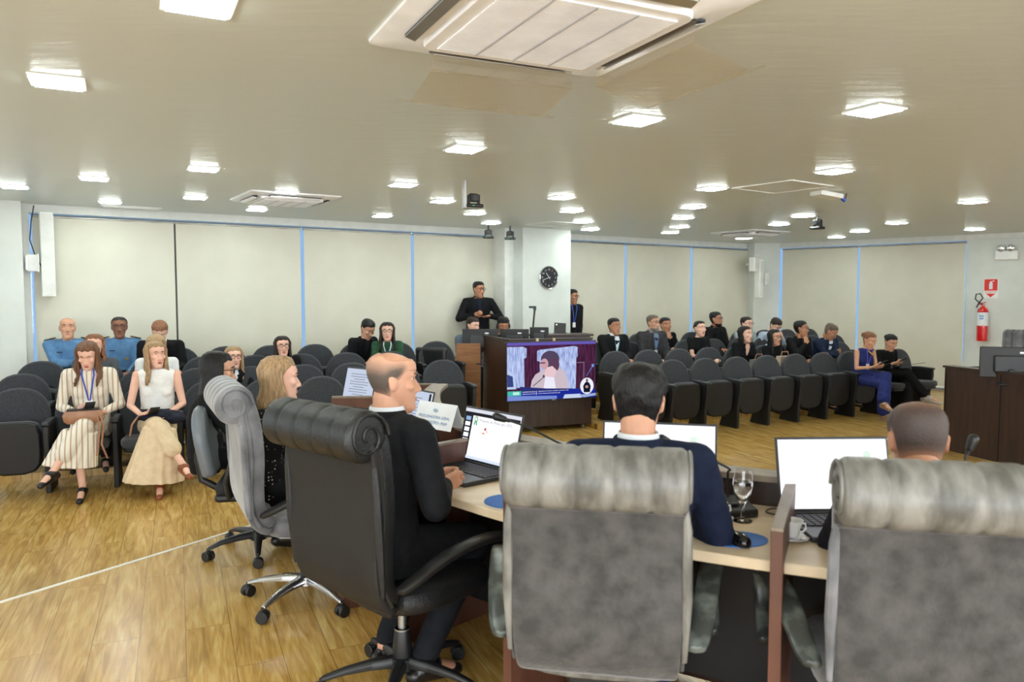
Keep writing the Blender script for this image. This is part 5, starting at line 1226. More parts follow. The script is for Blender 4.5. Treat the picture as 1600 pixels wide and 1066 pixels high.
            g2 = M(); base = NB + V((0, -0.006, -0.012)); g2.loft([[base + V((math.cos(a)*r_*bs, math.sin(a)*r_*bs, z - (0.035 if math.sin(a) > 0.8 else 0))) for a in [2*PI*q/24 for q in range(24)]] for r_, z in ((.086, -.008), (.070, .022), (.062, .026), (.058, .015), (.062, -.01))]); obj('collar', g2, tm, root)
        if lanyard:
            lm_ = pm('lanyard_%d_%d_%d' % lanyard, lanyard, 0.6)
            for s in (-1, 1): patch('lanyard_strap', [(0.46, 0.001*s, 0.010*s), (.7, s*0.022, s*0.033), (.88, s*0.040, s*0.052), (.98, s*0.036, s*0.048)], lm_, 0.008)
            obj('badge_card', M().box(fr(0.40, 0.0, 0.012), (0.055, 0.003, 0.08)), m_white, root, smooth=False)
    if bottom:
        bm_ = bottom if hasattr(bottom, 'node_tree') else cloth(*bottom)
        m = M(); m.loft([ringpts(PEL + V((0, 0, z)), w*bs, d*bs, V((0, 1, 0)), None) for z, w, d in ((-0.10, .15, .11), (0.0, .172, .125), (0.08, .168, .12), (0.13, .155, .108))])
        for s in (-1, 1):
            m.cap(HIP[s], KN[s], .092*bs, .066*bs); m.cap(KN[s], KN[s].lerp(AN[s], 0.93), .064*bs, .050*bs)
        obj('trousers', volmesh(m, 0.010 if near else 0.012, 3, 0.006, 8), bm_, root)
    if skirt: skirt(root, dict(HIP=HIP, KN=KN, AN=AN, PEL=PEL, bs=bs, sp=sp))
    sm_ = pm('shoe_%d_%d_%d' % shoes, shoes, 0.3)
    for s in (-1, 1):
        d = (TO[s]-AN[s]); d2 = V((d.x, d.y, d.z)).normalized(); m = M(); hl = AN[s] + V((0, 0, -0.045)) - V((d.x, d.y, 0)).normalized()*0.035
        m.cap(hl, TO[s] + d2*0.035 + V((0, 0, -0.002)), 0.034, 0.026, 12); m.cap(AN[s] + V((0, 0, -0.03)), AN[s].lerp(TO[s], 0.4), 0.042, 0.038, 12)
        if fem: m.cap(hl + V((0, 0, -0.005)), hl + V((0, 0, -0.03)), 0.02, 0.010)
        obj('shoe', volmesh(m, 0.007, 2), sm_, root)
    # ---- face
    ew = pm('eye_white', (232, 228, 224), 0.25); ei = pm('iris_dark', (40, 26, 20), 0.15); hm = hair_m(hair[1]) if hair else hair_m('dark')
    for s in (-1, 1):
        cl_ = nod > 22
        e = obj('eye', M().ell(hpt(s*.030, .0625, .0225), (.0135*hs, .011*hs, .0060*hs if not cl_ else .002), HR), ew, body); obj('iris', M().ell(hpt(s*.030, .0722, .0222), (.0060*hs, .003*hs, .0058*hs if not cl_ else .002), HR), ei, e)
        obj('eyebrow', M().tube([hpt(s*.014, .088, .040), hpt(s*.030, .086, .045), hpt(s*.047, .073, .040)], [.0028, .0038, .0018], 6), hair_m('dark' if hair and hair[1] == 'blond' else (hair[1] if hair else 'dark')), body)
    obj('lips', M().ell(hpt(0, .0875, -.0555), (.021*hs, .006, .0045*hs), HR).ell(hpt(0, .0870, -.0645), (.017*hs, .006, .0045*hs), HR), pm('lips_f' if fem else 'lips_m', (176, 84, 80) if fem else tuple(int(x*0.80) for x in SKIN[skin][0]), 0.4) if fem else pm('lips_m_'+skin, tuple(int(x*0.84) for x in SKIN[skin][0]), 0.5), body)
    if glasses:
        gm = pm('glasses_frame', (28, 26, 28), 0.35); gg = M()
        for s in (-1, 1):
            cpt = V((s*.032, .096, .020)); pts = [cpt + V((math.cos(a)*.024, -abs(math.cos(a))*.002, math.sin(a)*.018)) for a in [2*PI*q/18 for q in range(19)]]
            gg.tube([hpt(*p) for p in pts], .0022, 6, caps=False); gg.tube([hpt(s*.056, .092, .024), hpt(s*.076, .04, .024), hpt(s*.078, -.01, .016)], .002, 6)
        gg.tube([hpt(-.009, .098, .024), hpt(.009, .098, .024)], .002, 6); obj('glasses', gg, gm, body)
    if beard:
        rows_ = []; g2 = M()
        zz = (-0.118, -0.110, -0.095, -0.075, -0.060)
        gr = [[HCn + HR @ (hp(z, R(-20) + R(220)*q/20, 0.007)*hs) for q in range(21)] for z in zz]; gi = [[HCn + HR @ (hp(z, R(-20) + R(220)*q/20, -0.006)*hs) for q in range(21)] for z in zz]
        g2.loft([a + b2[::-1] for a, b2 in zip(gr, gi)])
        g2.loft([[hpt(-.03, .07, -.045), hpt(.03, .07, -.045), hpt(.03, .088, -.045), hpt(0, .096, -.043), hpt(-.03, .088, -.045)], [hpt(-.028, .07, -.037), hpt(.028, .07, -.037), hpt(.024, .086, -.037), hpt(0, .094, -.036), hpt(-.024, .086, -.037)]])
        obj('beard', g2, hair_m(beard), body)
    # ---- hair
    if hair:
        st, hcn = hair; g2 = M(); rnd = random.Random(int(head.x*1000))
        def hairline(th):
            fcn = math.sin(th)                  # 1 face, -1 back
            ft = {'short': .080, 'buzz': .080, 'curly': .074, 'side': .095}.get(st, .086) + 0.004*math.sin(th*9)
            if fcn > 0.55: return ft - 0.02*(1-fcn)
            if fcn > 0.12: return ft - .009 - ((0.55-fcn)/0.43)**1.6*(ft-0.034)
            if fcn > -0.05: return 0.004
            if fcn > -0.35: return 0.022 if st not in ('long', 'bob') else -0.02
            return -0.080 if st not in ('buzz', 'bald_sides') else -0.062
        o0 = {'short': .011, 'buzz': .0085, 'curly': .017, 'long': .014, 'bob': .014, 'bun': .009, 'side': .006, 'bald_sides': .0075}.get(st, .01)
        nz = 15; nt = 40; out = []; inn = []
        for i in range(nz):
            ro, ri = [], []
            for q in range(nt):
                th = 2*PI*q/nt; z0 = hairline(th); ztop_ = 0.1168
                if st == 'bald_sides':
                    fc = math.sin(th); ss = lambda x: (lambda y: y*y*(3-2*y))(max(0, min(1, x)))
                    z0 = -0.062 + 0.072*ss((fc+0.42)/0.40) + 0.044*ss((fc-0.05)/0.5); ztop_ = 0.088 + 0.020*ss(-fc/0.7)
                z = z0 + (ztop_-z0)*(i/(nz-1))**0.8
                amp = 0.003 if st in ('short', 'side', 'bun', 'long', 'bob') else (0.013 if st == 'curly' else 0.0005)
                fq = 1.7 if st == 'curly' else 1.0; nn_ = noise.noise(V((math.cos(th)*3*fq, math.sin(th)*3*fq, z*40*fq)) + V((head.x, head.y, 0)))*amp
                fc_ = math.sin(th); tp = 1 + (0.45*max(0, (z-0.05)/0.07) if st in ('short', 'curly', 'long', 'bob') else 0)
                edge = min(1.0, 0.25 + i*(0.20 if fc_ < 0.1 else 0.11))
                ro.append(HCn + HR @ (hp(z, th, (o0*tp + nn_)*edge)*hs)); ri.append(HCn + HR @ (hp(z, th, -0.004)*hs))
            out.append(ro); inn.append(ri)
        if st == 'bald_sides': g2.loft([inn[0]] + out + [inn[-1]], caps=False)
        else: g2.loft([inn[0]] + out, caps=True)
        if st in ('long', 'bob', 'longcurly'):
            L = {'long': 0.21, 'bob': 0.10}.get(st, 0.2)
            if fem and near and st == 'long': L = 0.20
            a0 = 14 if st == 'long' else 0
            for q in range(34):
                th = R(a0 - q*(180+2*a0)/33.0) 
                for layer in (0, 1):
                    fc = math.sin(th); z0 = 0.068 - layer*0.03
                    p = [hp(0.110-0.008*layer, th, 0.006), hp(0.088, th, 0.011), hp(0.048, th, 0.013+0.004*layer), hp(0.0, th, 0.013+0.005*layer), hp(-0.035, th, 0.017+0.007*layer)]
                    last = p[-1]; outw = V((math.cos(th), math.sin(th), 0))
                    ln = L*(0.9+0.2*rnd.random()); 
                    kk = 4
                    for j in range(1, kk+1):
                        u = j/kk; wv = (0.010 if st != 'long' or hcn != 'brown' else 0.018)*math.sin(u*7+rnd.random()*2)
                        tgt = V((last.x*(1+0.12*u) + wv, last.y*(1.0-0.05*u) + (0.02*u if fc > -0.2 else -0.03*u) + wv*0.6, -0.035 - 0.02 - ln*u))
                        p.append(tgt)
                    pts = [HCn + (HR @ (v_*hs)) if v_.z > -0.05 else None for v_ in p]
                    HY = Matrix.Rotation(ya, 3, 'Z')
                    base_ = HCn + HR @ (p[4]*hs); 
                    pp = [HCn + HR @ (v_*hs) for v_ in p[:5]] + [base_ + HY @ ((v_-p[4])*hs) for v_ in p[5:]]
                    g2.tube(pp, [.005, .010, .012, .013, .0135, .013, .012, .010, .005], 7)
        if st == 'bun':
            g2.ell(HCn + HR @ V((0, -0.115, 0.03)), (.034, .03, .034))
        if st in ('bald_sides', 'buzz'):
            bmr = [inn[0]] + out + ([inn[-1]] if st == 'bald_sides' else []); ho = obj('hair', g2, thin_hair(hcn, skin, st), body)
            at = ho.data.color_attributes.new('hair_cover', 'FLOAT_COLOR', 'POINT')
            for vi in range(min(len(ho.data.vertices), len(bmr)*nt)):
                ri_ = max(0, min(nz-1, vi//nt - 1)); u = ri_/(nz-1); fc = math.sin(2*PI*(vi % nt)/nt)
                if st == 'bald_sides': dn = min(1, u*6)*min(1, (1-u)*1.9)*min(1, max(0, (0.60-fc)/0.35))
                else: dn = min(1, u*6)*(1 - 0.42*max(0, u-0.75)/0.25*(1 if fc < 0.6 else 0.8))
                at.data[vi].color = (dn, dn, dn, 1)
        else: obj('hair', g2, hair_m(hcn), body, subsurf=1 if st in ('short', 'curly') else 0)
    if custom: custom(root, dict(SH=SH, EL=EL, wr=wr, KN=KN, AN=AN, TO=TO, PEL=PEL, NB=NB, HC=HCn, HR=HR, bs=bs, sp=sp, body=body, inv=inv, hs=hs))
    return root, dict(wr=wr, hd=hd, rz=rz, root=root_xy, KN=KN, hn=hn, NB=NB, floor=floor, HCn=HCn, EL=EL)
def world_pt(info, p): 
    q = Matrix.Rotation(info['rz'], 3, 'Z') @ V(p); return V((q.x + info['root'].x, q.y + info['root'].y, q.z + info['floor']))

fL = -LN; fR = -RN
TZ = lambda k: FZ + TIER*k
black = ('black', (15, 15, 17), (21, 21, 24)); navy = ('navysuit', (30, 38, 62), (38, 48, 76)); dtrou = ('darktrousers', (17, 18, 22), (23, 24, 29)); charc = ('charcoal', (48, 47, 50), (58, 57, 60))
police = ('policeblue', (82, 120, 160), (92, 131, 170))
# ---------- audience, left block
person('bald police officer in light blue uniform shirt, arms folded, far left', P(105, 497, 8.25), TZ(3), fL, skin='mid', hair=None, top='police', topc=police, bottom=dtrou, arms='cross', yaw=8, nod=-4, build=1.1, lean=-0.02)
person('police officer with glasses in light blue uniform shirt, second from left', P(186, 496, 8.45), TZ(3), fL, skin='brown', hair=('buzz', 'black'), top='police', topc=police, bottom=dtrou, arms='lap', glasses=True, yaw=4, lean=-0.02)
person('man in black suit with reddish hair bowing his head, beside the officers', P(249, 507, 8.35), TZ(3), fL, skin='fair', hair=('short', 'chestnut'), topc=black, bottom=dtrou, arms=lambda A, inv, NB, kz: (A(-1, (-0.16, 0.30, kz+0.12), (0.2, 0.9, -0.2), (0, 0, -1), 0.6), A(1, (0.1, 0.28, kz+0.10), (-0.5, 0.8, 0), (0, 0, -1))), nod=38, lean=0.10, build=1.1)
person('woman in dark grey top mostly hidden behind the woman in stripes', P(147, 524, 7.45), TZ(1), fL, fem=True, skin='fair', hair=('bob', 'chestnut'), top='shirt', topc=('greytop', (74, 77, 82), (84, 87, 92)), bottom=dtrou, collar=False, lean=0.0)
person('woman in white blouse mostly hidden behind the woman with beige skirt', P(243, 528, 7.6), TZ(1), fL, fem=True, skin='fair', hair=('long', 'blond'), top='shirt', topc=('whiteblouse', (226, 226, 226), (234, 234, 234)), bottom=dtrou, collar=False, nod=25, lean=0.05)
person('blonde woman with glasses sitting behind the dark haired woman', P(365, 543, 7.9), TZ(1), fL, fem=True, skin='fair', hair=('long', 'blond'), top='blazer', topc=black, bottom=dtrou, glasses=True, lean=0.02, yaw=12)
person('dark haired woman with glasses and black jacket resting chin on her hand', P(441, 527, 8.55), TZ(2), fL, fem=True, skin='fair', hair=('long', 'dark'), top='blazer', topc=black, bottom=dtrou, glasses=True, arms='chin', yaw=6, shirt=(30, 30, 34))
person('short haired person in black looking down, beside the woman in green', P(579, 503, 9.5), TZ(3), (0.75, -0.65), skin='mid', hair=('short', 'black'), top='blazer', topc=black, bottom=dtrou, nod=32, lean=0.12, shirt=(30, 30, 34), collar=False)
person('long haired woman with clear glasses in a dark green jumper', P(605, 505, 9.35), TZ(3), (0.15, -1), fem=True, skin='fair', hair=('long', 'dark'), top='shirt', topc=('greenknit', (34, 66, 46), (46, 82, 58)), bottom=dtrou, glasses=True, collar=False, lean=0.0, lanyard=(200, 205, 215))
# ---------- audience, right block
person('man in black suit with white shirt and lanyard, leftmost of right block', P(960, 498, 10.75), TZ(2), fR, skin='tan', hair=('short', 'black'), topc=black, bottom=dtrou, arms='lap', lanyard=(80, 130, 150), build=1.12, lean=0.0, yaw=6)
person('bearded man in dark grey suit with glasses and lanyard', P(1021, 493, 10.9), TZ(2), fR, skin='mid', hair=('short', 'greybrown'), topc=charc, bottom=dtrou, arms='lap', glasses=True, beard='grey', shirt=(110, 128, 142), lanyard=(80, 110, 170), build=1.12, yaw=10, lean=0.02)
person('man in black suit and tie with a hand at his mouth, behind the bearded man', P(1040, 497, 11.6), TZ(3), fR, skin='tan', hair=('short', 'black'), topc=black, bottom=dtrou, arms='chin', tie=(120, 120, 130), lean=0.0, yaw=-6)
person('woman in black short sleeved dress with hair tied back, facing the camera', P(1094, 502, 10.95), TZ(2), fR, fem=True, skin='fair', hair=('bun', 'black'), top='tshirt', topc=black, bottom=black, yaw=-4, lean=0.02)
person('bearded man in black suit and glasses looking right, rear row', P(1119, 488, 11.95), TZ(3), fR, skin='tan', hair=('short', 'black'), topc=black, bottom=dtrou, beard='black', glasses=True, shirt=(26, 26, 30), yaw=30, lean=0.0)
person('man in pale checked shirt half hidden behind the curly haired woman', P(1167, 496, 12.1), TZ(3), fR, skin='fair', hair=('short', 'dark'), top='shirt', topc=('greyshirt', (150, 160, 162), (168, 176, 178)), bottom=dtrou, lean=0.0, glasses=True, yaw=8)
person('woman with dark curly bob in black jacket holding a grey bag', P(1165, 511, 10.75), TZ(1), fR, fem=True, skin='fair', hair=('bob', 'black'), top='blazer', topc=black, bottom=dtrou, shirt=(220, 180, 160), collar=False, yaw=16, lean=0.04)
person('man in pale blue shirt bending forward behind the woman with glasses', P(1217, 501, 12.0), TZ(3), fR, skin='fair', hair=('short', 'dark'), top='shirt', topc=('paleblue', (186, 202, 222), (198, 212, 230)), bottom=dtrou, nod=40, lean=0.20, arms='chinL')
person('young woman with glasses and black top holding a beige bag', P(1211, 516, 10.95), TZ(1), fR, fem=True, skin='mid', hair=('long', 'black'), top='shirt', topc=black, bottom=dtrou, glasses=True, collar=False, lean=0.02)
person('man with glasses in black jacket resting chin on hand, looking right', P(1252, 502, 11.05), TZ(1), fR, skin='tan', hair=('short', 'black'), top='blazer', topc=black, bottom=dtrou, glasses=True, arms='chin', yaw=38, shirt=(60, 52, 66), lean=0.04, collar=False)
person('man in dark blue suit bowing his head with folded arms', P(1305, 509, 11.2), TZ(1), fR, skin='tan', hair=('short', 'greybrown'), topc=('bluesuit', (28, 36, 58), (36, 46, 70)), bottom=dtrou, arms='cross', nod=34, yaw=30, lean=0.10, build=1.1)
nv = ('navydress', (36, 44, 98), (44, 54, 112)); 
def flare(col, drop=0.3, wide=0.14):
    def fn(root, D):
        m = M(); bs = D['bs']
        m.loft([ringpts(D['PEL'] + V((0, 0, z)), w*bs, d*bs, V((0, 1, 0)), None) for z, w, d in ((-0.10, .15, .11), (0.0, .178, .13), (0.10, .165, .12))])
        for s in (-1, 1):
            m.cap(D['HIP'][s], D['KN'][s], .10*bs, .082*bs); m.cap(D['KN'][s], D['KN'][s].lerp(D['AN'][s], 0.86), .08*bs, wide*0.62)
        obj('wide_trousers', volmesh(m, 0.011, 3, 0.008, 9), cloth(*col), root)
    return fn
w1_, i1 = person('woman in navy blue sleeveless outfit with gold necklace looking at her phone', P(1363, 521, 10.35), TZ(0), (0.36, -0.93), fem=True, skin='mid', hair=('bun', 'chestnut'), top='sleeveless', topc=nv, skirt=flare(nv), arms='phone', legs='crossL', nod=24, yaw=4, lanyard=(92, 84, 190), shoes=(150, 120, 96), lean=0.06,
     custom=lambda root, D: obj('necklace', M().tube([D['NB'] + V((x, 0.085+0.03*(1-abs(x)/0.05), -0.03 - 0.06*(1-abs(x)/0.05))) for x in (-0.05, -0.025, 0, 0.025, 0.05)], [.004, .012, .018, .012, .004], 8), pm('gold_necklace', (212, 176, 110), 0.3, metal=0.7), root))
w2_, i2 = person('dark haired woman in black outfit and grey shoes writing on a clipboard', P(1396, 525, 10.75), TZ(0), (0.36, -0.93), fem=True, skin='mid', hair=('bun', 'black'), top='shirt', topc=black, skirt=flare(black, wide=0.11), arms='phone', legs='crossR', nod=26, yaw=-8, shoes=(176, 168, 162), lean=0.10, collar=False)
# ---------- standing and operators
def interp(A, inv, NB, kz):
    A(1, (0.10, 0.27, NB.z-0.25), (-0.7, 0.35, 0.25), (-0.3, -0.6, 0.3), 1.6, (0.9, -0.1, -0.8)); A(-1, (-0.12, 0.26, NB.z-0.27), (0.7, 0.55, -0.1), (0.1, -0.2, 1), 0.25, (-0.9, -0.1, -0.8))
k_ = P(749, 441, 11.5)
fz3 = k_.z-1.76
person('standing sign language interpreter in black suit with glasses, hands raised before his chest', k_, fz3, (0.25, -1), stand=True, skin='tan', hair=('short', 'black'), topc=black, bottom=dtrou, glasses=True, shirt=(22, 26, 34), tie=(26, 34, 56), arms=interp, yaw=28, nod=6, build=1.0)
struct('floor_platform', M().box((k_.x+0.1, k_.y+0.12, (fz3+FZ)/2), (1.5, 0.9, max(0.02, fz3-FZ)), rz=R(30)), m_floor, smooth=False)
k_ = P(896, 453, 12.45)
person('man with glasses and black shirt standing right of the clock column', k_, FZ + max(0, k_.z-1.74-FZ), (0.55, -0.85), stand=True, skin='tan', hair=('short', 'black'), top='shirt', topc=black, bottom=dtrou, glasses=True, arms='clasp', yaw=18, lanyard=(60, 90, 180), nod=8)
k_ = P(741, 497, 10.72)
person('seated operator in grey t-shirt behind the left monitor', k_, FZ, (0.45, -0.9), skin='fair', hair=('short', 'dark'), top='tshirt', topc=('greytee', (84, 94, 108), (94, 104, 118)), bottom=dtrou, yaw=22, nod=14, lean=0.06, side=0.06, arms=lambda A, inv, NB, kz: [A(s, (s*0.14, 0.34, 0.80), (-s*0.3, 0.9, 0), (0, 0, -1)) for s in (-1, 1)])
k_ = P(787, 498, 10.98)
def phones(root, D):
    HC_, HR_ = D['HC'], D['HR']
    obj('headphones', M().tube([HC_ + HR_ @ V((math.cos(a)*0.088, -0.005, math.sin(a)*0.130)) for a in [PI*q/14 for q in range(15)]], 0.009, 8).ell(HC_ + HR_ @ V((0.088, 0, 0.0)), (.018, .034, .04)).ell(HC_ + HR_ @ V((-0.088, 0, 0.0)), (.018, .034, .04)), m_dkgrey, root)
person('seated operator wearing headphones behind the middle monitor', k_, FZ, (0.2, -1), skin='tan', hair=('curly', 'black'), top='tshirt', topc=black, bottom=dtrou, nod=18, custom=phones, arms=lambda A, inv, NB, kz: [A(s, (s*0.14, 0.34, 0.80), (-s*0.3, 0.9, 0), (0, 0, -1)) for s in (-1, 1)])

# ---------- the two women in the front row, left
def stripe_mat(name, base, c2, freq=16.0, axis='X', width=0.5):
    if name in MATS: return MATS[name]
    m = pm(name, base, 0.8, bump=0.3, bscale=14, scale=8, bdist=0.01); n, l = m.node_tree.nodes, m.node_tree.links
    tc = [x for x in n if x.type == 'TEX_COORD'][0]; sx = n.new('ShaderNodeSeparateXYZ'); l.new(tc.outputs['Object'], sx.inputs[0])
    a = n.new('ShaderNodeMath'); a.operation = 'MULTIPLY'; a.inputs[1].default_value = freq*2*PI; l.new(sx.outputs[axis], a.inputs[0])
    s = n.new('ShaderNodeMath'); s.operation = 'SINE'; l.new(a.outputs[0], s.inputs[0]); g = n.new('ShaderNodeMath'); g.operation = 'GREATER_THAN'; g.inputs[1].default_value = width; l.new(s.outputs[0], g.inputs[0])
    mx = n.new('ShaderNodeMixRGB'); mx.inputs[1].default_value = rgb(base); mx.inputs[2].default_value = rgb(c2); l.new(g.outputs[0], mx.inputs[0]); l.new(mx.outputs[0], n['Principled BSDF'].inputs['Base Color']); return m
m_str = stripe_mat('striped_linen', (226, 220, 208), (186, 158, 128), 26, 'X', 0.62)
def skirt_fn(mat, hem=0.25, flarew=0.20, side=0):
    def fn(root, D):
        PELp, KN, AN, bs = D['PEL'], D['KN'], D['AN'], D['bs']; kc = (KN[1]+KN[-1])/2; hi = max(KN[1].z, KN[-1].z)
        m = M(); m.loft([ringpts(PELp + V((0, 0, z)), w*bs, d*bs, V((0, 1, 0)), None) for z, w, d in ((-0.08, .16, .12), (0.02, .178, .128), (0.12, .15, .105))])
        for s in (-1, 1): m.cap(D['HIP'][s], KN[s], .105*bs, .078*bs, 14)
        m.cap(PELp, kc + V((0, -0.05, 0)), 0.11, 0.09)
        o_ = 1 if KN[1].z > KN[-1].z else -1; m.cap(KN[o_], KN[o_].lerp(AN[o_], 0.62), .078*bs, .085*bs, 14)
        n = 34; rings = []
        for u in (0, 0.25, 0.5, 0.75, 1.0):
            z = (kc.z + 0.02) + (hem - kc.z)*u; cx = kc.x + side*0.10*u; cy = kc.y - 0.03 + 0.03*u; w = 0.13 + (flarew-0.13)*u; d = 0.10 + (flarew*0.72-0.10)*u
            rings.append([V((cx + math.cos(2*PI*q/n)*(w + 0.012*u*math.sin(q*2.6)), cy + math.sin(2*PI*q/n)*(d + 0.012*u*math.sin(q*2.6+1)), z + 0.03*math.cos(2*PI*q/n)*side)) for q in range(n)])
        m.loft(rings)
        obj('skirt', volmesh(m, 0.008, 3, 0.004, 9), mat, root)
    return fn
def arms_a(A, inv, NB, kz):
    A(1, (0.11, 0.27, kz+0.17), (-0.7, 0.45, 0.15), (-0.2, 0.1, 0.9), 0.9, (0.4, -0.4, -0.9)); A(-1, (-0.13, 0.27, kz+0.15), (0.75, 0.4, 0.05), (0.2, 0.1, 0.9), 0.5, (-0.4, -0.4, -0.9))
sa = SEATPOS[('L', 0, 1)]
wa, ia = person('woman in striped beige shirt dress with blue lanyard looking at a phone', P(134, 539, 6.5), FZ, fL, fem=True, skin='fair', hair=('long', 'brown'), top='blouse', topc=m_str, skirt=skirt_fn(m_str, 0.26, 0.20, 0.8), arms=arms_a, legs='crossL', nod=26, yaw=-4, lean=0.08, lanyard=(50, 70, 180), shoes=(20, 20, 24), near=True)
def arms_b(A, inv, NB, kz):
    A(1, (0.12, 0.28, kz+0.13), (-0.75, 0.5, 0.1), (-0.1, 0.1, 0.95), 0.7, (0.5, -0.4, -0.9)); A(-1, (-0.10, 0.25, kz+0.12), (0.8, 0.4, 0.1), (0.2, -0.1, -0.95), 0.6, (-0.5, -0.4, -0.9))
m_beige = cloth('beigeskirt', (214, 190, 156), (224, 202, 170), bump=0.4)
wb, ib = person('woman in white sleeveless top and long beige skirt, legs crossed, brown loafers', P(243, 536, 6.72), FZ, fL, fem=True, skin='fair', hair=('long', 'blond'), top='sleeveless', topc=('whitetop', (228, 228, 226), (238, 238, 236)), skirt=skirt_fn(m_beige, 0.10, 0.24, 0.55), arms=arms_b, legs='crossR', yaw=26, nod=2, lean=0.02, shoes=(128, 66, 36), near=True)
# phones, bags
def held(info, label, off=V((0, 0.06, 0.04)), size=(0.075, 0.15, 0.009), tilt_=R(35), col=m_black, rzx=0.3, name='smartphone'):
    p = (info['wr'][1] + info['wr'][-1])/2 + off; w = world_pt(info, p)
    t = thing(name, label, 'phone', w, info['rz']+rzx); obj('case', M().box((0, 0, 0), size, rx=tilt_), col, t, bevel=0.003)
    obj('screen', M().box((0, -math.sin(tilt_)*size[2]*0.62, math.cos(tilt_)*size[2]*0.62), (size[0]*0.9, size[1]*0.9, 0.001), rx=tilt_), emis('phone_glow', (120, 140, 165), 0.4), t, smooth=False)
held(ia, 'grey smartphone held by the woman in stripes', V((-0.02, 0.075, 0.05)), col=m_dkgrey)
held(ib, 'smartphone held low by the woman with beige skirt', V((0.0, 0.09, 0.03)))
held(i1, 'smartphone held by the woman in navy blue', V((0, 0.09, 0.06))); held(i2, 'smartphone held by the woman in black at the row end', V((-0.02, 0.09, 0.06)))
m_tanl = pm('tan_leather', (150, 104, 76), 0.45, col2=(166, 120, 90), scale=12)
p = world_pt(ia, V((0.02, 0.33, 0.665)))
t = thing('handbag', 'tan leather handbag on the lap of the woman in stripes', 'bag', p, ia['rz']+0.1)
obj('bag_body', M().loft([rsq(0.13, 0.03, z) if False else [V((v.x, v.y*0.42, z)) for v in rsq(q, 0.03, 0)] for q, z in ((0.115, -0.05), (0.14, -0.03), (0.15, 0.02), (0.13, 0.055))]), m_tanl, t, bevel=0.005)
obj('flap', M().box((0, -0.0, 0.062), (0.24, 0.10, 0.012)), m_black, t, bevel=0.004)
obj('strap', M().tube([(-0.12, 0.03, 0.03), (-0.15, 0.11, -0.06), (-0.13, 0.13, -0.22), (-0.17, 0.14, -0.34)], 0.008, 6).tube([(-0.10, 0.05, 0.03), (-0.12, 0.12, -0.08), (-0.10, 0.14, -0.30), (-0.06, 0.12, -0.33)], 0.008, 6), m_tanl, t)
p = world_pt(ib, V((-0.02, 0.22, 0.64)))
t = thing('folded_jacket', 'folded black jacket on the lap of the woman with beige skirt', 'jacket', p, ib['rz'])
g = M().ell((0, 0, 0), (0.19, 0.12, 0.055)).ell((-0.12, 0.02, -0.02), (0.10, 0.12, 0.05)).ell((0.12, -0.04, 0.01), (0.08, 0.09, 0.05)); obj('cloth', volmesh(g, 0.01, 3, 0.012, 12), cloth('blacknavy', (26, 28, 40), (34, 36, 50)), t)
obj('bag_strap', M().tube([(0.14, 0.05, 0.03), (0.20, 0.10, -0.05), (0.22, 0.08, -0.15)], 0.008, 6), m_tanl, t)
p = P(1186, 572, 10.45); t = thing('handbag', 'grey handbag on the lap of the curly haired woman', 'bag', p, yaw_of(fR))
obj('bag_body', M().loft([[V((v.x, v.y*0.4, z)) for v in rsq(q, 0.03, 0)] for q, z in ((0.14, -0.1), (0.16, -0.08), (0.13, 0.09))]), pm('grey_bag', (98, 98, 92), 0.6), t); obj('handle', M().tube([(-0.08, 0, 0.08), (-0.05, 0, 0.16), (0.05, 0, 0.16), (0.08, 0, 0.08)], 0.007, 6), m_tanl, t)
p = P(1226, 570, 10.55); t = thing('handbag', 'beige tote bag on the lap of the young woman with glasses', 'bag', p, yaw_of(fR))
obj('bag_body', M().loft([[V((v.x, v.y*0.4, z)) for v in rsq(q, 0.03, 0)] for q, z in ((0.13, -0.12), (0.15, -0.1), (0.12, 0.12))]), pm('beige_bag', (168, 150, 132), 0.6), t); obj('handle', M().tube([(-0.08, 0, 0.1), (-0.05, 0, 0.18), (0.05, 0, 0.18), (0.08, 0, 0.1)], 0.007, 6), m_tanl, t)
p = world_pt(i2, V((-0.05, 0.42, 0.70))); t = thing('clipboard', 'dark clipboard on the knee of the woman in black', 'clipboard', p, i2['rz']+0.3)
obj('board', M().box((0, 0, 0), (0.24, 0.33, 0.006), rx=R(12)), m_dkgrey, t, smooth=False); obj('clip', M().box((0, -0.14, -0.02), (0.09, 0.02, 0.01)), m_alu, t)

# ---------- people at the desk
def deskp(key, px, ytop, Zh, label, **k):
    o, f = CH[key]; return person(label, P(px, ytop, Zh), 0.0, f, near=True, seatz=0.485, **k)
suitn = ('navysuit2', (20, 28, 50), (27, 36, 60))
def arms_desk(xr, yr, xl, yl, z=0.79, cr=0.5):
    def fn(A, inv, NB, kz):
        A(1, (xr, yr, z), (-0.6, 0.8, 0), (-0.3, -0.1, -0.9), cr, (0.6, -0.3, -0.9)); A(-1, (xl, yl, z), (0.6, 0.8, 0), (0.3, -0.1, -0.9), cr, (-0.6, -0.3, -0.9))
    return fn
deskp('c', 1000, 578, 2.52, 'man in navy suit with wavy dark hair seen from behind at the desk', skin='mid', hair=('curly', 'black'), topc=suitn, bottom=('navytr', (26, 34, 70), (34, 42, 80)), arms=arms_desk(0.16, 0.34, -0.18, 0.34), nod=16, lean=0.13, side=0.04, yaw=-4, build=1.06)
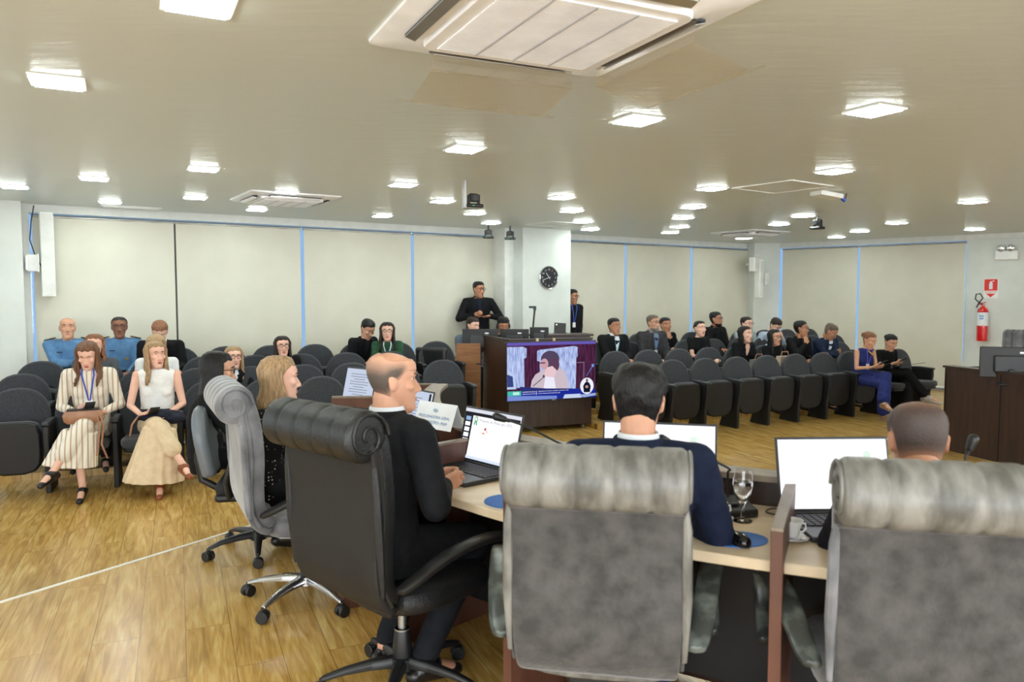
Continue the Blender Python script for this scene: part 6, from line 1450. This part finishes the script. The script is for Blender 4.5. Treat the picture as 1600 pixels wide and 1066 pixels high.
deskp('r', 1430, 634, 2.31, 'man with closely cropped hair in dark suit seen from behind, at right', skin='tan', hair=('buzz', 'buzz'), topc=('darksuit2', (19, 18, 25), (26, 25, 32)), bottom=dtrou, arms=arms_desk(0.12, 0.36, -0.13, 0.36), nod=18, lean=0.07, yaw=-2, build=1.05, shirt=(200, 190, 190))
def arms_clasp(A, inv, NB, kz):
    w = inv((U(712, 748, 0.80)))
    A(1, w + V((0.035, -0.10, 0.0)), (-0.15, 1, 0.05), (-1, 0, 0), 0.9, (0.8, -0.5, -0.9)); A(-1, w + V((-0.035, -0.10, 0.01)), (0.15, 1, 0.05), (1, 0, 0), 0.9, (-1, -0.3, -0.9))
rb, ibm = deskp('b', 616, 552, 2.98, 'balding man in black suit sitting in profile with clasped hands', skin='mid', hair=('bald_sides', 'greybrown'), topc=('blacksuit3', (17, 18, 21), (24, 25, 29)), bottom=dtrou, arms=arms_clasp, lean=0.06, yaw=-34, nod=2, build=1.10, legs='tuck')
m_dot = cloth('dotted', (24, 22, 24), (30, 28, 30), bump=0.2)
def dots(m):
    n, l = m.node_tree.nodes, m.node_tree.links; b = n['Principled BSDF']; tc = [x for x in n if x.type == 'TEX_COORD'][0]
    v = n.new('ShaderNodeTexVoronoi'); v.inputs['Scale'].default_value = 52; v.inputs['Randomness'].default_value = 0.55; l.new(tc.outputs['Object'], v.inputs['Vector'])
    c = n.new('ShaderNodeValToRGB'); c.color_ramp.interpolation = 'CONSTANT'; c.color_ramp.elements[0].color = rgb((208, 196, 184)); c.color_ramp.elements[1].position = 0.20; c.color_ramp.elements[1].color = rgb((24, 22, 24))
    l.new(v.outputs['Distance'], c.inputs[0]); l.new(c.outputs[0], b.inputs['Base Color'])
dots(m_dot)
deskp('g', 440, 560, 3.90, 'blonde woman in black polka dot blouse looking right', fem=True, skin='fair', hair=('bob', 'blond'), top='shirt', topc=m_dot, bottom=black, arms=arms_desk(0.18, 0.36, -0.18, 0.36), lean=0.05, yaw=-8, nod=4, collar=False)
deskp('s', 345, 553, 4.62, 'dark haired woman with glasses in black behind the velvet chair', fem=True, skin='mid', hair=('long', 'black'), top='shirt', topc=black, bottom=black, arms=arms_desk(0.16, 0.36, -0.16, 0.36), lean=0.05, yaw=4, nod=8, glasses=True, collar=False)
bpy.data.scenes.remove(SCR)
